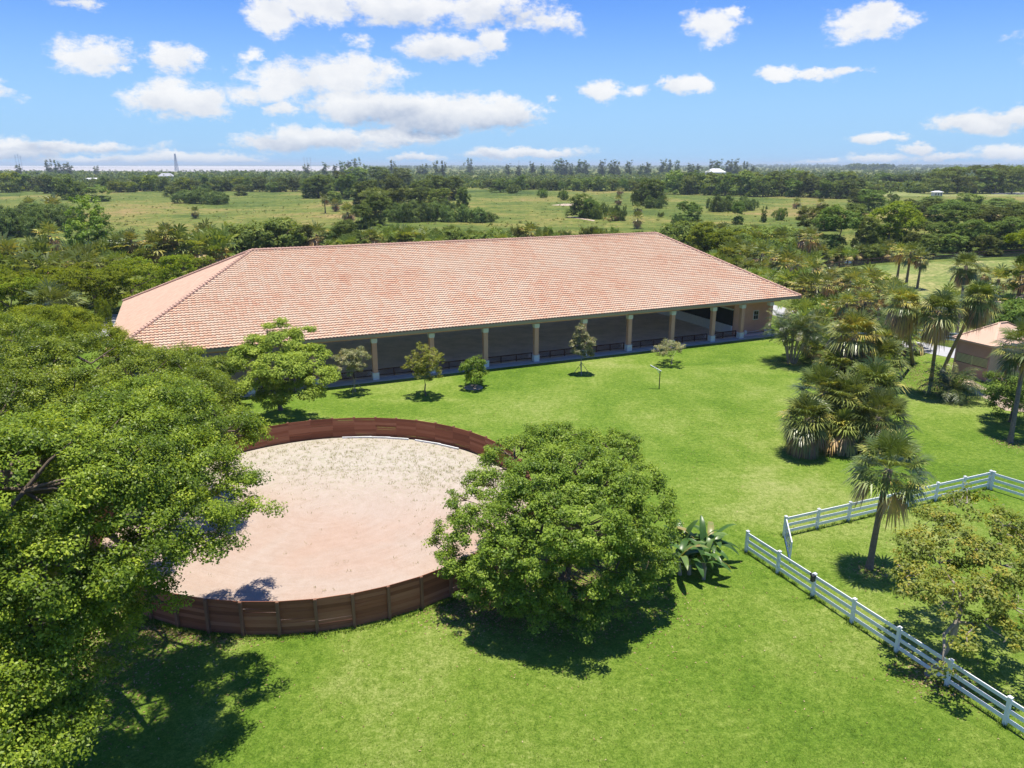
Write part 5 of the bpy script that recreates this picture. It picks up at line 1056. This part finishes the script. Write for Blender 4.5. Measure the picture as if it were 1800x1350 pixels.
for u, v, hp, kd, m_ in ((1200, 415, 26, 'palmetto', None), (1222, 420, 30, 'mound', 'olive'), (1246, 425, 34, 'palmetto', None), (1268, 428, 36, 'fanshort', None), (1300, 432, 40, 'palmetto', None), (1322, 436, 40, 'fanshort', None), (1345, 440, 42, 'mound', 'olive'), (1240, 438, 42, 'fanshort', None), (1300, 452, 44, 'mound', 'lime'), (1332, 462, 46, 'mound', 'olive'), (1368, 444, 44, 'fanshort', None), (1390, 452, 46, 'palmetto', None), (1405, 490, 50, 'palmetto', None), (1378, 515, 50, 'palmetto', None)):
    plant(kd, PZ, u, v, hp, None, m_, True)
# pine at the right edge
pb_ = G(1797, 560)
tree('pine_tree', 'open-limbed pine at the right edge above the pasture', 'tree', (pb_.x, pb_.y), [(0, 0, 12.3, 2.4, 2.4, 1.0), (-2.6, 0, 11.5, 1.7, 1.7, .8), (2.2, .5, 11.2, 1.8, 1.8, .8), (-1.6, -.5, 8.6, 1.3, 1.3, .7), (-2.6, .3, 6.6, .9, .9, .6), (1.8, -.5, 8.2, 1.4, 1.4, .7), (-2.2, 0, 4.8, .7, .7, .5), (0.6, 0, 10.2, 1.6, 1.6, .8)], (0, 0, 7.0), .32, 210, .5, 40, .26, 'lime', 140, cutz=2)
# --- tall slender trees on the skyline
for u, hp in ((88, 24), (100, 22), (124, 20), (35, 16), (112, 16), (170, 12), (538, 18), (572, 20), (590, 16), (604, 22), (616, 24), (628, 26), (640, 18), (689, 23), (736, 14), (745, 18), (768, 24), (778, 24), (826, 25), (893, 17), (913, 16), (935, 18), (953, 17), (980, 25), (992, 25), (1003, 18), (1018, 22), (1030, 22), (1058, 24), (1074, 24), (1086, 20), (1105, 22), (1127, 17), (1136, 19), (1164, 22), (1174, 25), (1190, 24), (1214, 20), (1226, 18), (1252, 23), (1262, 25), (1281, 24), (1292, 27), (1309, 23), (1322, 17)):
    plant('wispy', 'on the skyline', u, 309 + rv.uniform(-2, 2), hp + 5, (hp + 8) * .62, rv.choice(['wispy', 'wispy', 'oak']))

ORD = ['', 'first', 'second', 'third', 'fourth', 'fifth', 'sixth', 'seventh', 'eighth', 'ninth', 'tenth', 'eleventh', 'twelfth', 'thirteenth', 'fourteenth', 'fifteenth', 'sixteenth', 'seventeenth', 'eighteenth', 'nineteenth', 'twentieth']
TENS = {20: 'twenty', 30: 'thirty', 40: 'forty', 50: 'fifty'}
def ordw(n):
    if n <= 20: return ORD[n]
    t_, u_ = n // 10 * 10, n % 10; return TENS[t_] + '-' + ORD[u_] if u_ else TENS[t_][:-1] + 'ieth'
import collections
grp = collections.defaultdict(list)
for r in REG: grp[(r[1], r[2])].append(r)
for (zone, look), L in grp.items():
    L.sort(key=lambda r: r[4])
    for i, r in enumerate(L):
        tag(r[0], (look + ' ' + zone) if len(L) == 1 else f"{look}, {ordw(i + 1)} from left {zone}", r[3], f"{look}s {zone}" if len(L) > 1 else None)

# --- brush and tussocks over the meadow
def brush(name, label, n, hmin, hmax, mat, seed, reg=((-60, 1860, 337, 432),)):
    rng = np.random.default_rng(seed); Cs = []; Ns = []; Sz = []; k = 14; q = 0
    hub = [(rng.uniform(-60, 1860), rng.uniform(337, 432)) for _ in range(n // 14)]
    while q < n:
        u0, u1, v0, v1 = reg[0]; hu, hv = hub[rng.integers(len(hub))]; u = hu + rng.normal() * 40 if rng.random() < .75 else rng.uniform(u0, u1); v = hv + rng.normal() * 4 if rng.random() < .75 else rng.uniform(v0, v1)
        if not (v0 < v < v1): continue
        p = G(u, v); 
        if p.y < 150: continue
        h = rng.uniform(hmin, hmax); d = unit(rng.normal(size=(k, 3))); d[:, 2] = np.abs(d[:, 2])
        Cs.append(np.array(p) + d * np.array((h * 1.1, h * 1.1, h)) * rng.random((k, 1)) ** .4); Ns.append(unit(d + rng.normal(size=d.shape) * .5)); Sz.append(np.full(k, h * .75)); q += 1
    C = np.vstack(Cs); N = np.vstack(Ns); S = np.concatenate(Sz) * (.6 + .8 * rng.random(len(C)))
    V, F = leaves(C, N, S, S * .6, rng, .1); tag(obj(name, mesh_np(name, V, F, M[mat], rng.random(len(C)))), label, 'ground cover', None, 'stuff')
brush('meadow_brush', 'scattered low green brush over the rough meadow', 1100, .25, .8, 'olive', 600)
brush('meadow_tussocks', 'scattered straw-green tussocks over the rough meadow', 3200, .2, .55, 'weed', 601)

# --- far woodland that reads as one mass
def woods(name, label, bands, seed, mat, size=1.0):
    """bands: (u0,u1,v0,v1,count,height)"""
    rng = np.random.default_rng(seed); Cs = []; Ns = []; Sz = []
    for u0, u1, v0, v1, n, h in bands:
        for _ in range(n):
            u = rng.uniform(u0, u1); v = rng.uniform(v0, v1); p = G(u, v); sc_ = h * rng.uniform(.6, 1.3); k = 26
            d = unit(rng.normal(size=(k, 3))); d[:, 2] = np.abs(d[:, 2]); wd = sc_ * rng.uniform(.5, .9)
            Cs.append(np.array(p) + d * np.array((wd, wd, sc_ * .85)) * (.6 + .4 * rng.random((k, 1))) + np.array((0, 0, sc_ * .12))); Ns.append(unit(d + rng.normal(size=d.shape) * .5)); Sz.append(np.full(k, sc_ * .42))
    C = np.vstack(Cs); N = np.vstack(Ns); S = np.concatenate(Sz) * (.6 + .8 * rng.random(len(C)))
    V, F = leaves(C, N, S, S * .8, rng, .1); cr = np.repeat(rng.random(len(Cs)), 26)
    tag(obj(name, mesh_np(name, V, F, M[mat], np.clip(.5 * cr + .5 * rng.random(len(C)), 0, 1))), label, 'woodland', None, 'stuff')
woods('far_woods', 'far dark scrub woodland merging into one mass below the horizon', [(-60, 600, 303, 335, 900, 6), (600, 1200, 301, 331, 1400, 6), (1200, 1870, 298, 340, 1500, 7), (0, 560, 308, 318, 160, 9)], 500, 'oak')
woods('far_scrub', 'far olive scrub mixed through the woodland below the horizon', [(-60, 600, 305, 335, 800, 5), (600, 1200, 301, 331, 1300, 5), (1200, 1870, 297, 338, 1300, 6), (640, 1870, 294, 300, 900, 9), (-60, 640, 300, 305, 300, 5)], 501, 'olive')
woods('horizon_woods', 'blue-green band of woods right on the horizon at the right', [(640, 1870, 291.5, 296, 900, 14), (1300, 1450, 292, 294, 60, 26), (1440, 1870, 291.2, 294, 500, 22), (1490, 1565, 296, 299, 150, 22), (1180, 1560, 322, 333, 120, 8)], 502, 'oak')

# --- far buildings and pylons
def house(label, u, v, w_, d_, hw, hr, rz, roofmat, wallmat='housewall'):
    b = G(u, v); t = thing('far_house', label, 'house', (b.x, b.y, 0), rz); mb = MB(); mb.box((0, 0, hw / 2), (w_, d_, hw)); obj('wall', mb.mesh('wall', M[wallmat]), t)
    mb = MB(); o_ = .6; a = w_ / 2 + o_; c_ = d_ / 2 + o_; q = min(a, c_) * .8
    mb.add([(-a, -c_, hw), (a, -c_, hw), (a, c_, hw), (-a, c_, hw), (-a + q, 0, hw + hr), (a - q, 0, hw + hr)], [(0, 1, 5, 4), (1, 2, 5), (2, 3, 4, 5), (3, 0, 4), (3, 2, 1, 0)]); obj('roof', mb.mesh('roof', M[roofmat]), t)
    mb = MB()
    for k in range(3): mb.box((-w_ / 3 + k * w_ / 3, -d_ / 2 - .03, hw * .5), (w_ * .13, .08, hw * .5))
    obj('window', mb.mesh('window', M['glass']), t)
house('grey-roofed far house with a white front, left of centre below the horizon', 293, 315, 22, 12, 4.5, 4.5, .15, 'greyroof')
house('small pale far house half hidden by trees left of the grey-roofed one', 256, 313, 12, 9, 3, 3, .0, 'greyroof')
house('long low white-roofed far shed at the upper left', 166, 318, 26, 9, 2.2, 1.8, .35, 'whiteroof')
house('white hip-roofed far house among the skyline trees', 1257, 312, 30, 20, 9, 6, .1, 'whiteroof')
house('tiny white far hut by the right-hand fields', 1646, 345, 6, 4, 3, .8, .1, 'whiteroof')
t = thing('far_wall', 'long white boundary wall in front of the grey-roofed far house', 'wall', G(278, 317)); mb = MB(); mb.box((0, 0, 1.2), (46, .4, 2.4)); mb.box((0, 0, 2.46), (46.4, .6, .12)); obj('wall', mb.mesh('wall', M['white']), t)
def pylon(label, u, v, hp, wd, lattice):
    b = G(u, v); h = HT(u, v, hp) if hp else 60; t = thing('pylon', label, 'pylon', (b.x, b.y, 0), 0, 'power pylons on the horizon'); mb = MB(); r_ = h * .018
    if lattice:
        for sx2 in (-1, 1):
            for sy2 in (-1, 1): mb.tube([(sx2 * wd, sy2 * wd, 0), (sx2 * wd * .25, sy2 * wd * .25, h)], [r_, r_ * .7], 4)
        for k in range(7):
            f0, f1 = k / 7, (k + 1) / 7; w0, w1 = wd * (1 - .75 * f0), wd * (1 - .75 * f1)
            mb.beam((-w0, -w0, h * f0), (w1, -w1, h * f1), r_, r_); mb.beam((w0, -w0, h * f0), (-w1, -w1, h * f1), r_, r_)
    else: mb.tube([(0, 0, 0), (0, 0, h)], [r_, r_ * .6], 6)
    obj('mast', mb.mesh('mast', M['metal']), t); mb = MB()
    for k in ((.82, .92, .99) if not lattice else (.9, .97)): mb.beam((-h * .06, 0, h * k), (h * .06, 0, h * k), r_ * .8, r_ * .8)
    obj('cross_arm', mb.mesh('cross_arm', M['metal']), t)
pylon('grey lattice pylon on the horizon, tallest at the left', 311, 301, 31, 4.5, True)
for i, (u, hp, lb) in enumerate(((31, 24, 'thin far mast, first from the left on the skyline'), (36, 25, 'thin far mast, second from the left on the skyline'), (40, 22, 'thin far mast, third from the left on the skyline'), (536, 19, 'thin far mast, left of three above the centre-left trees'), (541, 19, 'thin far mast, middle of three above the centre-left trees'), (547, 19, 'thin far mast, right of three above the centre-left trees'), (912, 14, 'thin far mast left of two behind the centre trees'), (932, 14, 'thin far mast right of two behind the centre trees'))):
    pylon(lb, u, 300, hp + 4, 2, False)

# ------------------------------------------------------------------ haze
HAZE = 0.00010
if HAZE:
    m = bpy.data.materials.new('haze'); m.use_nodes = True; nt = m.node_tree; nt.nodes.clear(); out = nd(nt, 'ShaderNodeOutputMaterial'); pv = nd(nt, 'ShaderNodeVolumePrincipled')
    pv.inputs['Color'].default_value = (0.76, 0.90, 1.0, 1); pv.inputs['Density'].default_value = HAZE; pv.inputs['Anisotropy'].default_value = 0.0
    nt.links.new(pv.outputs[0], out.inputs['Volume'])
    mb = MB(); mb.box((0, 28500, 30), (91000, 64000, 62)); tag(obj('haze', mb.mesh('haze', m)), 'pale summer haze over the whole plain', 'haze', None, 'stuff')
